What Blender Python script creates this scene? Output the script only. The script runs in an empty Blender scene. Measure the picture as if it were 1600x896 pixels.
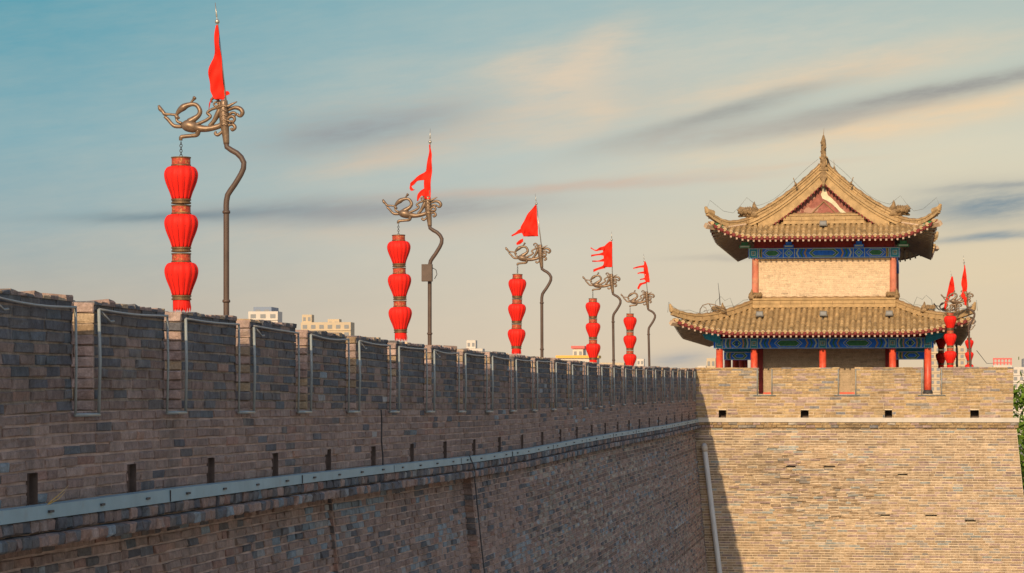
import bpy, bmesh, math, random
import numpy as np
from math import radians as R, sin, cos, pi
rng = np.random.default_rng(7); random.seed(7)
SC = bpy.context.scene; COL = SC.collection

# ------------------------------------------------------------------ camera
F = 4200.0; HZ = 640.0; EYE = 12.0
TH = math.atan((1406-800)/F)
RT = np.array([cos(TH), sin(TH), 0.0]); FW = np.array([-sin(TH), cos(TH), 0.0])
cam = bpy.data.cameras.new('camera'); camo = bpy.data.objects.new('camera', cam); COL.objects.link(camo)
camo.location = (0, 0, EYE); camo.rotation_euler = (R(90), 0, TH)
cam.sensor_width = 36; cam.lens = F/1600*36; cam.shift_y = (HZ-448)/1600; cam.clip_start = .5; cam.clip_end = 20000
SC.camera = camo
SC.view_settings.view_transform = 'Standard'; SC.view_settings.look = 'None'
SC.view_settings.exposure = 0.0; SC.view_settings.gamma = 1
SC.cycles.max_bounces = 6; SC.cycles.diffuse_bounces = 3

def ray(px, py): return RT*(px-800)/F + FW + np.array([0, 0, (HZ-py)/F])
def onX(px, py, X): d = ray(px, py); t = X/d[0]; return d[1]*t, EYE+d[2]*t
def onY(px, py, Y): d = ray(px, py); t = Y/d[1]; return d[0]*t, EYE+d[2]*t
def atdepth(px, py, D): d = ray(px, py)*D; return d[0], d[1], d[2]+EYE

# ------------------------------------------------------------------ sky + sun
def s2l(c): return tuple(((v/255)/12.92 if v/255 <= .04045 else ((v/255+.055)/1.055)**2.4) for v in c)+(1,)
SUNV = np.array([-.11, -1.0, .45]); SUNV /= np.linalg.norm(SUNV)
sun_el = math.asin(SUNV[2]); sun_az = math.atan2(SUNV[0], SUNV[1])
sl = bpy.data.lights.new('sun', 'SUN'); sl.energy = 4.15; sl.angle = R(.5); sl.color = (1, .725, .42)
slo = bpy.data.objects.new('sun', sl); COL.objects.link(slo); slo.location = (-30, -60, 60)
from mathutils import Vector
slo.rotation_euler = Vector(SUNV).to_track_quat('Z', 'Y').to_euler()

W = bpy.data.worlds.new('World'); SC.world = W; W.use_nodes = True
nt = W.node_tree; nt.nodes.clear()
class NG:
    def __init__(s, nt): s.nt = nt
    def n(s, t, **k):
        o = s.nt.nodes.new(t)
        for a, b in k.items(): setattr(o, a, b)
        return o
    def put(s, sock, v):
        if isinstance(v, (int, float, tuple, list)): sock.default_value = v
        else: s.nt.links.new(v, sock)
    def m(s, op, a, b=None, c=None, clamp=False):
        o = s.n('ShaderNodeMath', operation=op, use_clamp=clamp); s.put(o.inputs[0], a)
        if b is not None: s.put(o.inputs[1], b)
        if c is not None: s.put(o.inputs[2], c)
        return o.outputs[0]
    def mix(s, f, a, b, mode='MIX'):
        o = s.n('ShaderNodeMix', data_type='RGBA', blend_type=mode); s.put(o.inputs[0], f); s.put(o.inputs[6], a); s.put(o.inputs[7], b)
        return o.outputs[2]
    def noise(s, vec, scale, detail=4, rough=.55, out=0):
        o = s.n('ShaderNodeTexNoise'); s.put(o.inputs['Vector'], vec); o.inputs['Scale'].default_value = scale
        o.inputs['Detail'].default_value = detail; o.inputs['Roughness'].default_value = rough
        return o.outputs[out]
    def ramp(s, f, stops):
        o = s.n('ShaderNodeValToRGB'); cr = o.color_ramp
        while len(cr.elements) < len(stops): cr.elements.new(.5)
        for e, (p, c) in zip(cr.elements, stops): e.position = p; e.color = c
        s.put(o.inputs[0], f); return o.outputs[0]
    def mapr(s, v, a, b, c=0., d=1.):
        o = s.n('ShaderNodeMapRange'); s.put(o.inputs[0], v); o.inputs[1].default_value = a; o.inputs[2].default_value = b
        o.inputs[3].default_value = c; o.inputs[4].default_value = d; return o.outputs[0]
g = NG(nt)
tc = g.n('ShaderNodeTexCoord').outputs['Generated']
sep = g.n('ShaderNodeSeparateXYZ'); g.put(sep.inputs[0], tc)
dx, dy, dz = sep.outputs
# azimuth / elevation in degrees (world directions)
az = g.m('MULTIPLY', g.m('ARCTAN2', dx, dy), 57.29578)
el = g.m('MULTIPLY', g.m('ARCSINE', dz), 57.29578)
def AZ(px): return math.degrees(math.atan((px-800)/F)) - math.degrees(TH)
def EL(py): return math.degrees(math.atan((HZ-py)/F))
cv = g.n('ShaderNodeCombineXYZ'); g.put(cv.inputs[0], g.m('MULTIPLY', az, .22)); g.put(cv.inputs[1], g.m('ADD', g.m('MULTIPLY', el, 1.1), g.m('MULTIPLY', az, -.17)))
nz = g.noise(cv.outputs[0], 1.0, 5, .6)
cv2 = g.n('ShaderNodeCombineXYZ'); g.put(cv2.inputs[0], g.m('MULTIPLY', az, .5)); g.put(cv2.inputs[1], g.m('ADD', g.m('MULTIPLY', el, 2.6), g.m('MULTIPLY', az, -.35))); cv2.inputs[2].default_value = 5
nz2 = g.noise(cv2.outputs[0], 1.3, 6, .65)
cv3 = g.n('ShaderNodeCombineXYZ'); g.put(cv3.inputs[0], g.m('MULTIPLY', az, .4)); g.put(cv3.inputs[1], g.m('MULTIPLY', el, .7)); cv3.inputs[2].default_value = 11
nz3 = g.noise(cv3.outputs[0], 1.0, 4, .55)
azw = g.m('ADD', az, g.m('MULTIPLY', g.m('SUBTRACT', nz3, .5), 3.0))
elw = g.m('ADD', el, g.m('MULTIPLY', g.m('SUBTRACT', nz, .5), .38))
el01 = g.mapr(el, 0, 10)
def P(y): return max(0, min(1, EL(y)/10))
left = g.ramp(el01, [(0, s2l((190,175,158))), (P(470), s2l((176,172,162))), (P(360), s2l((150,170,174))), (P(220), s2l((130,168,178))), (P(0), s2l((88,154,172))), (1, s2l((76,144,166)))])
midr = g.ramp(el01, [(0, s2l((214,192,164))), (P(540), s2l((209,194,172))), (P(400), s2l((202,196,180))), (P(250), s2l((184,193,187))), (P(80), s2l((158,182,184))), (1, s2l((140,174,180)))])
right = g.ramp(el01, [(0, s2l((220,194,160))), (P(520), s2l((214,196,168))), (P(380), s2l((214,200,172))), (P(230), s2l((206,203,184))), (P(80), s2l((180,192,184))), (1, s2l((150,178,182)))])
a1 = g.mapr(azw, AZ(60), AZ(850)); a2 = g.mapr(azw, AZ(850), AZ(1500))
sky = g.mix(a2, g.mix(a1, left, midr), right)
def cloud(base, px, py, lx, ly, tilt, col, st, pw=1.0):
    # soft streak: centre (az,el), half sizes in px, tilt = rise per px to the right
    k = math.degrees(1/F)
    A = g.m('SUBTRACT', az, AZ(px)); E = g.m('SUBTRACT', elw, EL(py))
    E2 = g.m('SUBTRACT', E, g.m('MULTIPLY', A, tilt))
    q = g.m('ADD', g.m('POWER', g.m('ABSOLUTE', g.m('DIVIDE', A, lx*k)), 2.0), g.m('POWER', g.m('ABSOLUTE', g.m('DIVIDE', E2, ly*k)), 2.0))
    w = g.m('EXPONENT', g.m('MULTIPLY', q, -1.0))
    tx = g.mapr(nz2, .3, .62, .45, 1.0)
    return g.mix(g.m('MULTIPLY', g.m('MULTIPLY', w, tx), st, clamp=True), base, s2l(col))
for c in [(760,160,330,70,.1,(196,190,176),.55), (885,120,100,50,.5,(218,198,174),.8), (940,172,42,26,.1,(226,200,170),.7), (815,98,60,22,.2,(220,198,172),.6), (930,80,55,34,.6,(216,196,172),.55), (870,215,60,14,.1,(216,196,172),.5), (1010,160,90,50,.2,(186,186,176),.5),
          (640,235,150,22,.22,(212,190,166),.8), (560,205,165,34,.14,(140,150,156),1.0), (640,180,90,14,.2,(156,158,160),.5),
          (560,362,360,20,.03,(200,186,168),.6), (330,337,190,8,.045,(98,128,142),1.2), (440,330,160,18,.05,(140,150,154),.9), (610,328,230,20,.04,(150,152,154),1.0), (840,296,260,8,.06,(172,168,162),.6),
          (1300,118,260,24,.17,(224,200,170),.85), (1130,180,170,13,.27,(152,155,152),1.0), (1060,215,120,18,.1,(176,170,162),.6),
          (1420,190,320,26,.17,(230,202,166),.95), (1480,146,270,14,.17,(142,144,144),1.05), (1250,198,220,13,.16,(166,164,158),.8), (1200,70,300,55,.1,(206,200,184),.45), (1380,255,260,30,.08,(214,206,182),.5),
          (930,290,240,7,.05,(208,176,156),.6), (1180,265,180,6,.07,(212,188,164),.5),
          (1550,326,125,30,.05,(120,140,152),1.0), (1570,296,110,6,.04,(140,148,152),.8), (1560,374,110,6,.06,(118,140,154),.9),
          (1130,404,80,5,.02,(176,170,160),.7), (1060,562,50,14,.1,(150,156,162),.8), (1540,430,200,22,.06,(222,202,168),.4)]:
    sky = cloud(sky, *c)
sky = g.mix(g.m('MULTIPLY', g.mapr(nz2, .35, .7), .08), sky, s2l((226,206,178)))
sky = g.mix(1.0, sky, (1.08, 1.075, 1.06, 1), 'MULTIPLY')
ns = g.n('ShaderNodeTexSky', sky_type='NISHITA'); ns.sun_disc = False; ns.sun_elevation = sun_el; ns.sun_rotation = sun_az
ns.air_density = 1.2; ns.dust_density = 2.0
nis = g.mix(1.0, ns.outputs[0], (.18, .171, .174, 1), 'MULTIPLY')
fin = g.mix(g.mapr(el, 9.5, 30), sky, nis)
bg = g.n('ShaderNodeBackground'); g.put(bg.inputs[0], fin); bg.inputs[1].default_value = 1.0
wo = g.n('ShaderNodeOutputWorld'); nt.links.new(bg.outputs[0], wo.inputs[0])

# ------------------------------------------------------------------ helpers
def mat(name, col=(.5,.5,.5), rough=.7, streak=0, metal=0, attr=False, var=.25, nscale=6, bump=0, bscale=30, stain=None, transl=0, spec=.3):
    m = bpy.data.materials.new(name); m.use_nodes = True; t = m.node_tree; q = NG(t)
    b = t.nodes['Principled BSDF']; b.inputs['Roughness'].default_value = rough; b.inputs['Metallic'].default_value = metal
    b.inputs['Specular IOR Level'].default_value = spec
    co = q.n('ShaderNodeNewGeometry').outputs['Position']
    if attr:
        a = q.n('ShaderNodeAttribute', attribute_name='col'); c = a.outputs['Color']
    else: c = tuple(col)+(1,)
    n1 = q.noise(co, nscale, 5, .6)
    f = q.mapr(n1, .3, .7, 1-var, 1+var)
    cc = q.n('ShaderNodeCombineXYZ'); [q.put(cc.inputs[i], f) for i in range(3)]
    c = q.mix(1.0, c, cc.outputs[0], 'MULTIPLY')
    if attr:
        f2 = q.mapr(q.noise(co, nscale*5, 6, .7), .3, .7, .74, 1.24); c2 = q.n('ShaderNodeCombineXYZ'); [q.put(c2.inputs[i], f2) for i in range(3)]
        c = q.mix(1.0, c, c2.outputs[0], 'MULTIPLY')
    if streak:      # water streaks running down the masonry
        mp = q.n('ShaderNodeVectorMath', operation='MULTIPLY'); q.put(mp.inputs[0], co); mp.inputs[1].default_value = (2.6, 2.6, .32)
        sn = q.mapr(q.noise(mp.outputs[0], 1.0, 5, .6), .52, .74); c = q.mix(q.m('MULTIPLY', sn, streak), c, (.085,.075,.068,1))
        sn2 = q.mapr(q.noise(mp.outputs[0], 1.9, 4, .6), .60, .78); c = q.mix(q.m('MULTIPLY', sn2, streak*.8), c, (.42,.38,.33,1))
    if stain:
        for (sc, lo, hi, colr, amt) in stain:
            n2 = q.noise(co, sc, 4, .6); c = q.mix(q.m('MULTIPLY', q.mapr(n2, lo, hi), amt), c, tuple(colr)+(1,))
    q.put(b.inputs['Base Color'], c)
    if bump:
        n3 = q.noise(co, bscale, 6, .65); bp = q.n('ShaderNodeBump'); bp.inputs['Strength'].default_value = bump; bp.inputs['Distance'].default_value = .02
        q.put(bp.inputs['Height'], n3); q.put(b.inputs['Normal'], bp.outputs[0])
    if transl:
        tr = q.n('ShaderNodeBsdfTranslucent'); q.put(tr.inputs[0], c); mx = q.n('ShaderNodeMixShader'); mx.inputs[0].default_value = transl
        t.links.new(b.outputs[0], mx.inputs[1]); t.links.new(tr.outputs[0], mx.inputs[2])
        t.links.new(mx.outputs[0], t.nodes['Material Output'].inputs[0])
    return m

M = {}
M['brick'] = mat('weathered_brick', streak=.42, attr=True, rough=.92, var=.28, nscale=9, bump=.9, bscale=28, spec=.15,
                 stain=[(.55, .52, .75, (.10,.095,.09), .35), (2.2, .6, .8, (.42,.38,.33), .35)])
M['mortar'] = mat('old_mortar', (.44,.325,.275), rough=.95, var=.3, nscale=3, bump=.8, bscale=25, spec=.1)
M['mortar_pale'] = mat('pale_mortar', (.60,.50,.375), rough=.95, var=.2, nscale=3, bump=.8, bscale=25, spec=.1)
M['drainshade'] = mat('drain_channel_painted_shade', (.10,.075,.065), rough=.8, var=.3, nscale=8)  # dark brown paints the recess shade into the drain slit interiors
M['paving'] = mat('wall_walk_paving', (.30,.27,.24), rough=.9, var=.2, nscale=1.2)
M['trunk'] = mat('grey_painted_trunking', (.235,.35,.40), rough=.55, var=.12, nscale=2.0, stain=[(5, .58, .8, (.22,.2,.18), .4)])
M['ledge'] = mat('pale_stone_ledge', (.52,.48,.42), rough=.8, var=.12, nscale=3)
M['tubedark'] = mat('dark_grey_light_tube', (.20,.21,.215), rough=.4, var=.08)
M['tube'] = mat('grey_light_tube', (.25,.285,.29), rough=.35, var=.08)
M['dark'] = mat('dark_fitting', (.05,.05,.055), rough=.6, var=.1)
M['pipe'] = mat('grey_pvc_pipe', (.56,.58,.58), rough=.45, var=.08, nscale=2)
M['pipecap'] = mat('cream_pipe_joint', (.55,.50,.42), rough=.5, var=.08)
M['bronze'] = mat('brown_bronze', (.20,.135,.085), rough=.42, metal=.35, var=.35, nscale=14, spec=.5)
M['pole'] = mat('brown_painted_pole', (.085,.056,.043), rough=.5, var=.2, nscale=5, stain=[(1.7,.66,.74,(.45,.28,.07),.8)], spec=.4)
M['silver'] = mat('dull_silver', (.45,.42,.36), rough=.35, metal=.7, var=.1)
M['flag'] = mat('red_flag_cloth', (.86,.035,.018), rough=.75, var=.14, nscale=6, transl=.2, spec=.1)
M['lantern'] = mat('red_lantern_silk', (.84,.024,.014), rough=.6, var=.06, nscale=5, transl=.10, spec=.2)
M['lanternseam'] = mat('lantern_seam_red', (.34,.012,.01), rough=.6, var=.05)
M['lanterncap'] = mat('lantern_cap_brocade', (.38,.06,.03), rough=.5, var=.5, nscale=28, stain=[(24,.55,.62,(.42,.26,.08),.8)])
M['lanternrim'] = mat('lantern_rim_gilt', (.17,.10,.05), rough=.5, metal=.4, var=.3, nscale=20)
M['rust_iron'] = mat('dark_chain_iron', (.10,.10,.10), rough=.45, metal=.6, var=.2)
M['tile'] = mat('ochre_clay_tile', streak=.3, attr=True, rough=.85, var=.22, nscale=7, bump=.5, bscale=30, spec=.2, stain=[(1.3,.58,.8,(.24,.16,.10),.35)])
M['ridge'] = mat('ridge_plaster_brick', (.41,.285,.145), rough=.88, var=.25, nscale=4, bump=.5, bscale=18, stain=[(2.5,.56,.75,(.24,.17,.10),.5)])
M['ridgecap'] = mat('ridge_cap_tiles', (.27,.175,.09), rough=.88, var=.3, nscale=9, bump=.6, bscale=20)
M['beast'] = mat('carved_ridge_beast_clay', (.25,.17,.09), rough=.9, var=.4, nscale=10, bump=.9, bscale=22)
M['towerbrick'] = mat('tower_brick', attr=True, rough=.9, var=.12, nscale=5, bump=.4, bscale=30, spec=.15)
M['redcol'] = mat('red_lacquer_column', (.62,.085,.045), rough=.42, var=.22, nscale=5, stain=[(3.0,.58,.72,(.62,.30,.20),.6)], spec=.4)
M['redboard'] = mat('dark_red_board', (.26,.03,.025), rough=.6, var=.25, nscale=8)
M['eavered'] = mat('dark_red_eave_board', (.17,.022,.022), rough=.6, var=.25, nscale=8)
M['fadedcol'] = mat('faded_red_column', (.56,.19,.12), rough=.6, var=.25, nscale=4, stain=[(3.0,.5,.7,(.55,.33,.20),.6)])
M['gable'] = mat('faded_red_gable', (.30,.115,.09), rough=.85, var=.3, nscale=5, stain=[(2.6,.50,.58,(.46,.30,.22),.7), (5.5,.58,.64,(.20,.07,.055),.7)])
M['flake'] = mat('flaked_plaster', (.62,.60,.44), rough=.9, var=.15)
M['blue'] = mat('blue_beam_paint', (.02,.19,.85), rough=.6, var=.25, nscale=9)
M['green'] = mat('green_beam_paint', (.05,.22,.10), rough=.6, var=.25, nscale=9)
M['teal'] = mat('teal_beam_paint', (.03,.30,.42), rough=.6, var=.25, nscale=9)
M['line'] = mat('pale_outline_paint', (.50,.62,.50), rough=.6, var=.15)
M['gold'] = mat('gold_paint', (.50,.33,.10), rough=.5, var=.2)
M['soffit'] = mat('soffit_boards', (.50,.37,.25), rough=.8, var=.3, nscale=6)
M['rafter'] = mat('rafter_paint_green', (.34,.28,.19), rough=.7, var=.3, nscale=6)
M['rafterend'] = mat('pink_white_rafter_end', (.40,.30,.23), rough=.6, var=.15)
M['stone'] = mat('pale_stone', (.45,.40,.33), rough=.85, var=.15, nscale=4)
M['leaf'] = mat('green_leaves', attr=True, rough=.7, var=.25, nscale=2, transl=.3)
M['bark'] = mat('grey_brown_bark', (.14,.10,.07), rough=.9, var=.3, nscale=6)
M['grass'] = mat('pale_paving_ground', (.24,.21,.19), rough=.95, var=.4, nscale=.3)
M['cream'] = mat('cream_render', (.50,.41,.29), rough=.8, var=.06, nscale=.2)
M['white'] = mat('white_render', (.56,.52,.47), rough=.8, var=.06, nscale=.2)
M['glassy'] = mat('window_glass_dark', (.24,.25,.26), rough=.25, var=.1)
M['yellow'] = mat('yellow_roof_paint', (.70,.42,.10), rough=.7, var=.1)
M['redroof'] = mat('red_roof_frame', (.60,.14,.13), rough=.7, var=.1)
M['bluegrey'] = mat('blue_grey_panel', (.18,.23,.32), rough=.5, var=.1)
M['lamphead'] = mat('grey_floodlight_casing', (.13,.125,.12), rough=.5, var=.1)

class MB:
    def __init__(s): s.v = []; s.f = []; s.c = []; s.mi = []; s.n = 0
    def add(s, V, Fc, col=None, mi=0):
        V = np.asarray(V, float).reshape(-1, 3); s.v.append(V)
        for i, fc in enumerate(Fc):
            s.f.append(tuple(int(a)+s.n for a in fc))
            s.c.append(tuple(col[i]) if (col is not None and not np.isscalar(col[0])) else (tuple(col) if col is not None else (.5,.5,.5)))
            s.mi.append(mi)
        s.n += len(V)
    def box(s, lo, hi, col=None, mi=0):
        x0,y0,z0 = lo; x1,y1,z1 = hi
        s.add([(x0,y0,z0),(x1,y0,z0),(x1,y1,z0),(x0,y1,z0),(x0,y0,z1),(x1,y0,z1),(x1,y1,z1),(x0,y1,z1)],
              [(0,3,2,1),(4,5,6,7),(0,1,5,4),(1,2,6,5),(2,3,7,6),(3,0,4,7)], col, mi)
    def prism(s, poly, y0, y1, mi=0, col=None):   # poly in xz, counter-clockwise seen from -y
        n = len(poly); V = [(x,y0,z) for x,z in poly]+[(x,y1,z) for x,z in poly]
        s.add(V, [tuple(range(n)), tuple(range(2*n-1,n-1,-1))]+[(i,i+n,(i+1)%n+n,(i+1)%n) for i in range(n)], col, mi)
    def tube(s, pts, rad, seg=8, mi=0, col=None, flat=1.0, caps=True):
        pts = np.asarray(pts, float); n = len(pts); rad = np.full(n, rad) if np.isscalar(rad) else np.asarray(rad, float)
        T = np.gradient(pts, axis=0); T /= np.linalg.norm(T, axis=1)[:, None]+1e-9
        up = np.array([0., 1, 0]) if abs(T[0][1]) < .9 else np.array([1., 0, 0])
        V = []
        for i in range(n):
            a = np.cross(up, T[i]); a /= np.linalg.norm(a)+1e-9; b = np.cross(T[i], a); up = b
            for k in range(seg):
                t = 2*pi*k/seg; V.append(pts[i]+rad[i]*(a*cos(t)+b*sin(t)*flat))
        Fc = [(i*seg+k, i*seg+(k+1)%seg, (i+1)*seg+(k+1)%seg, (i+1)*seg+k) for i in range(n-1) for k in range(seg)]
        if caps: Fc += [tuple(range(seg-1,-1,-1)), tuple(range((n-1)*seg, n*seg))]
        s.add(V, Fc, col, mi)
    def lathe(s, prof, c=(0,0,0), seg=20, mi=0, lobes=0, amp=0, col=None):
        V = []; n = len(prof)
        for (r, z) in prof:
            for k in range(seg):
                t = 2*pi*k/seg; rr = r*(1+amp*abs(cos(lobes*t/2))-amp) if lobes else r
                V.append((c[0]+rr*cos(t), c[1]+rr*sin(t), c[2]+z))
        Fc = [(i*seg+k, i*seg+(k+1)%seg, (i+1)*seg+(k+1)%seg, (i+1)*seg+k) for i in range(n-1) for k in range(seg)]
        Fc += [tuple(range(seg-1,-1,-1)), tuple(range((n-1)*seg, n*seg))]
        s.add(V, Fc, col, mi)
    def build(s, name, mats, parent=None, smooth=False, loc=None):
        me = bpy.data.meshes.new(name)
        V = np.concatenate(s.v) if s.v else np.zeros((0,3))
        me.from_pydata(V.tolist(), [], s.f)
        mats = mats if isinstance(mats, (list, tuple)) else [mats]
        for m in mats: me.materials.append(M[m] if isinstance(m, str) else m)
        if len(mats) > 1: me.polygons.foreach_set('material_index', s.mi)
        a = me.attributes.new('col', 'FLOAT_COLOR', 'FACE')
        c = np.ones((len(s.f), 4)); c[:, :3] = np.array(s.c); a.data.foreach_set('color', c.ravel())
        if smooth: me.polygons.foreach_set('use_smooth', [True]*len(s.f))
        me.update()
        o = bpy.data.objects.new(name, me); COL.objects.link(o)
        if parent: o.parent = parent
        if loc is not None: o.location = loc
        return o
def thing(name, label, cat, loc=(0,0,0), group=None, rz=0):
    o = bpy.data.objects.new(name, None); COL.objects.link(o); o.location = loc; o.rotation_euler = (0,0,rz); o.empty_display_size = .3
    return tag(o, label, cat, group)
def tag(o, label, cat, group=None):
    o['label'] = label; o['category'] = cat
    if group: o['group'] = group
    elif 'group' in o: del o['group']
    return o
def copytree(o, parent=None):
    c = o.copy(); COL.objects.link(c); c.parent = parent
    for ch in list(o.children): copytree(ch, c)
    return c
ORD = ['first','second','third','fourth','fifth','sixth','seventh','eighth','ninth','tenth','eleventh','twelfth','thirteenth','fourteenth','fifteenth','sixteenth','seventeenth','eighteenth','nineteenth','twentieth','twenty-first','twenty-second','twenty-third','twenty-fourth','twenty-fifth','twenty-sixth','twenty-seventh']

# ------------------------------------------------------------------ bricks
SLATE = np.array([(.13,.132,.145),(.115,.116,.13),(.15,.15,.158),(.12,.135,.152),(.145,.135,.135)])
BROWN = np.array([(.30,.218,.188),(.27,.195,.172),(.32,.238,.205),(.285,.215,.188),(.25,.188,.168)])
PALE  = np.array([(.28,.31,.335),(.235,.28,.315),(.31,.31,.31),(.21,.26,.30)])
RED   = np.array([(.31,.205,.165),(.285,.18,.15)])
TAN   = np.array([(.43,.315,.205),(.385,.28,.18),(.48,.365,.245),(.35,.26,.175),(.44,.335,.22)])
GREYB = np.array([(.30,.27,.235),(.26,.235,.21),(.36,.32,.27)])
def pick(n, weights):
    pals = [p for p, _ in weights]; w = np.array([x for _, x in weights], float)  # w: (k,) or (k,n)
    if w.ndim == 1: w = np.repeat(w[:, None], n, 1)
    w /= w.sum(0); cum = np.cumsum(w, 0); r = rng.random(n); idx = (r[None, :] > cum[:-1]).sum(0)
    out = np.zeros((n, 3))
    for k, p in enumerate(pals):
        m = idx == k; out[m] = p[rng.integers(0, len(p), m.sum())]
    return out*(1+rng.normal(0, .075, (n, 1)))
def bricks(mb, B, mapf, cols, d=.03, jd=.010, jc=.006, gap=.009, bev=.010, cfac=None, gapv=None):
    """B: (n,4) u0,u1,v0,v1;  mapf(u,v,w)->(...,3)"""
    B = np.asarray(B, float)
    if len(B) == 0: return
    n = len(B); sc = np.ones(n) if cfac is None else cfac
    g0 = gap*.5*(.7+.8*rng.random((n,4)))
    gr = (gapv/gap) if gapv else 1.0
    u0 = B[:,0]+g0[:,0]; u1 = B[:,1]-g0[:,1]; v0 = B[:,2]+g0[:,2]*gr; v1 = B[:,3]-g0[:,3]*gr
    dd = np.maximum(d+rng.normal(0, 1, n)*jd*sc, .007+bev*.6)
    cu = np.stack([u0,u1,u1,u0],1); cvv = np.stack([v0,v0,v1,v1],1)
    s_u = np.array([1,-1,-1,1])*bev; s_v = np.array([1,1,-1,-1])*bev
    J = lambda: rng.normal(0, 1, (n,4))*(jc*sc)[:,None]
    U = np.concatenate([cu, cu+J()*.6, cu+s_u+J()*.8], 1)
    Vv = np.concatenate([cvv, cvv+J()*.5, cvv+s_v+J()*.7], 1)
    Wd = np.concatenate([np.full((n,4), -.015), np.repeat(dd[:,None],4,1)-bev+J()*.5, np.maximum(np.repeat(dd[:,None],4,1)+J(), .005)], 1)
    P3 = mapf(U, Vv, Wd).reshape(-1, 3)
    base = [(0,1,5,4),(1,2,6,5),(2,3,7,6),(3,0,4,7),(4,5,9,8),(5,6,10,9),(6,7,11,10),(7,4,8,11),(8,9,10,11)]
    Fa = (np.array(base)[None]+12*np.arange(n)[:,None,None]).reshape(-1,4)
    mb.v.append(P3); mb.f.extend([tuple(r) for r in (Fa+mb.n).tolist()]); mb.c.extend(np.repeat(cols, 9, 0).tolist()); mb.mi.extend([0]*(9*n)); mb.n += 12*n
def layout(u0, u1, rows, L=.42, hole=None, off=None):
    """rows: list of (v0,v1). returns bricks covering [u0,u1]"""
    out = []
    for k, (a, b) in enumerate(rows):
        o = (off+k if off is not None else k)
        u = u0; first = True
        Lk = L
        while u < u1-1e-4:
            l = Lk*(.5 if (o % 2 and first) else 1)*(1+random.uniform(-.14,.14))
            if random.random() < .13: l *= .55
            e = u+l
            if u1-e < .13: e = u1
            cells = [(u, e)]
            if hole:
                for (ha, hb, hc, hd) in hole:
                    if (a+b)/2 > hc and (a+b)/2 < hd:
                        nc = []
                        for (p, q_) in cells:
                            if q_ <= ha or p >= hb: nc.append((p, q_)); continue
                            if p < ha-.02: nc.append((p, ha))
                            if q_ > hb+.02: nc.append((hb, q_))
                        cells = nc
            out += [(p, q_, a, b) for p, q_ in cells if q_-p > .03]
            u = e; first = False
    return out

# ------------------------------------------------------------------ long wall geometry
PITCH = 3.1
def pxw(X, Y): return 800+F*(X*cos(TH)+Y*sin(TH))/(-X*sin(TH)+Y*cos(TH))
WX = 7.80; Y0 = onX(110, 600, -WX)[0]
# least squares on the measured gap edges
MEAS = [110,254,366.5,460,539,604,661.3,712,755.7,794,828,858.5,884.8,909.4,932,951.6,970.2,987.3,1003.2,1018.3,1032.5,1045.9,1057.6,1069.3,1081]
best = None
for w in np.arange(7, 9, .02):
    ys = np.array([onX(x, 600, -w)[0] for x in MEAS]); p = np.polyfit(np.arange(25), ys, 1)
    e = abs(p[0]-PITCH)
    if best is None or e < best[0]: best = (e, w, ys, p)
WX = best[1]; GAPY = list(best[2])               # measured starts of the gaps along the wall
GAPY = [GAPY[0]-2*PITCH, GAPY[0]-PITCH]+GAPY     # two more before the picture's edge
GL = .68
DY = onX(1087, 600, -WX)[0]                      # platform front plane
print('WX', WX, 'DY', DY, 'Y0', GAPY[2])
def prof(pts):
    q = [onX(x, y, -WX) for x, y in pts]; ys = [a for a, b in q]; zs = [b for a, b in q]
    return lambda Y: np.interp(Y, ys, zs)
zTop = prof([(0,455),(110,468),(255,485),(367,499),(460,512),(540,523.5),(604,533),(661,540),(712,545.5),(756,550.5),(794,556),(828,559),(858,561),(885,565),(909,567.5),(932,569),(952,570.5),(970,572),(1003,574),(1032,575.5),(1058,577),(1087,577.5)])
zGap = prof([(0,650),(110,643),(265,640),(380,640),(547,640),(666,640.5),(760,640.5),(832,639),(861,637.5),(887,637),(912,635.5),(934,633.5),(972,630.5),(1004,628.5),(1033,627),(1087,624.5)])
zLed = prof([(0,796),(260,763),(480,739),(740,712),(820,701),(900,686),(950,677.5),(1036,664.5),(1087,655)])       # top of trunking
zLeb = prof([(0,818),(260,783),(480,753),(740,721.5),(820,709),(900,693),(950,684),(1036,670),(1087,660)])
zCop = prof([(0,863),(260,821),(480,783),(740,744.5),(820,729.5),(900,710.5),(950,699),(1036,682.5),(1087,669)])
YS = onX(-90, 600, -WX)[0]-5
CR = .46       # thickness of the parapet
BAT = .10
def stepo(Y):
    Y = np.asarray(Y, float); ya = onX(529, 800, -WX)[0]; yb = onX(730, 800, -WX)[0]
    o = np.where(Y > ya, .07, 0.0)+np.where(Y > yb, .17, 0.0)
    return o*np.interp(Y, [yb+8, DY], [1.0, .45])-.17
PT = EYE+(onY(1340, 575, DY)[1]-EYE); PG = onY(1340, 616, DY)[1]; PL0 = onY(1340, 653, DY)[1]; PL1 = onY(1340, 660, DY)[1]; PC = onY(1340, 669, DY)[1]
PXR = onY(1583, 600, DY)[0]
wall = thing('city_wall', 'long grey brick city wall in shade, with battlements running towards the watchtower', 'city wall', (-WX, YS, 0))
def rel(o, par):   # children hold world coordinates
    o.parent = par; o.location = (-par.location[0], -par.location[1], -par.location[2]); return o
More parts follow.
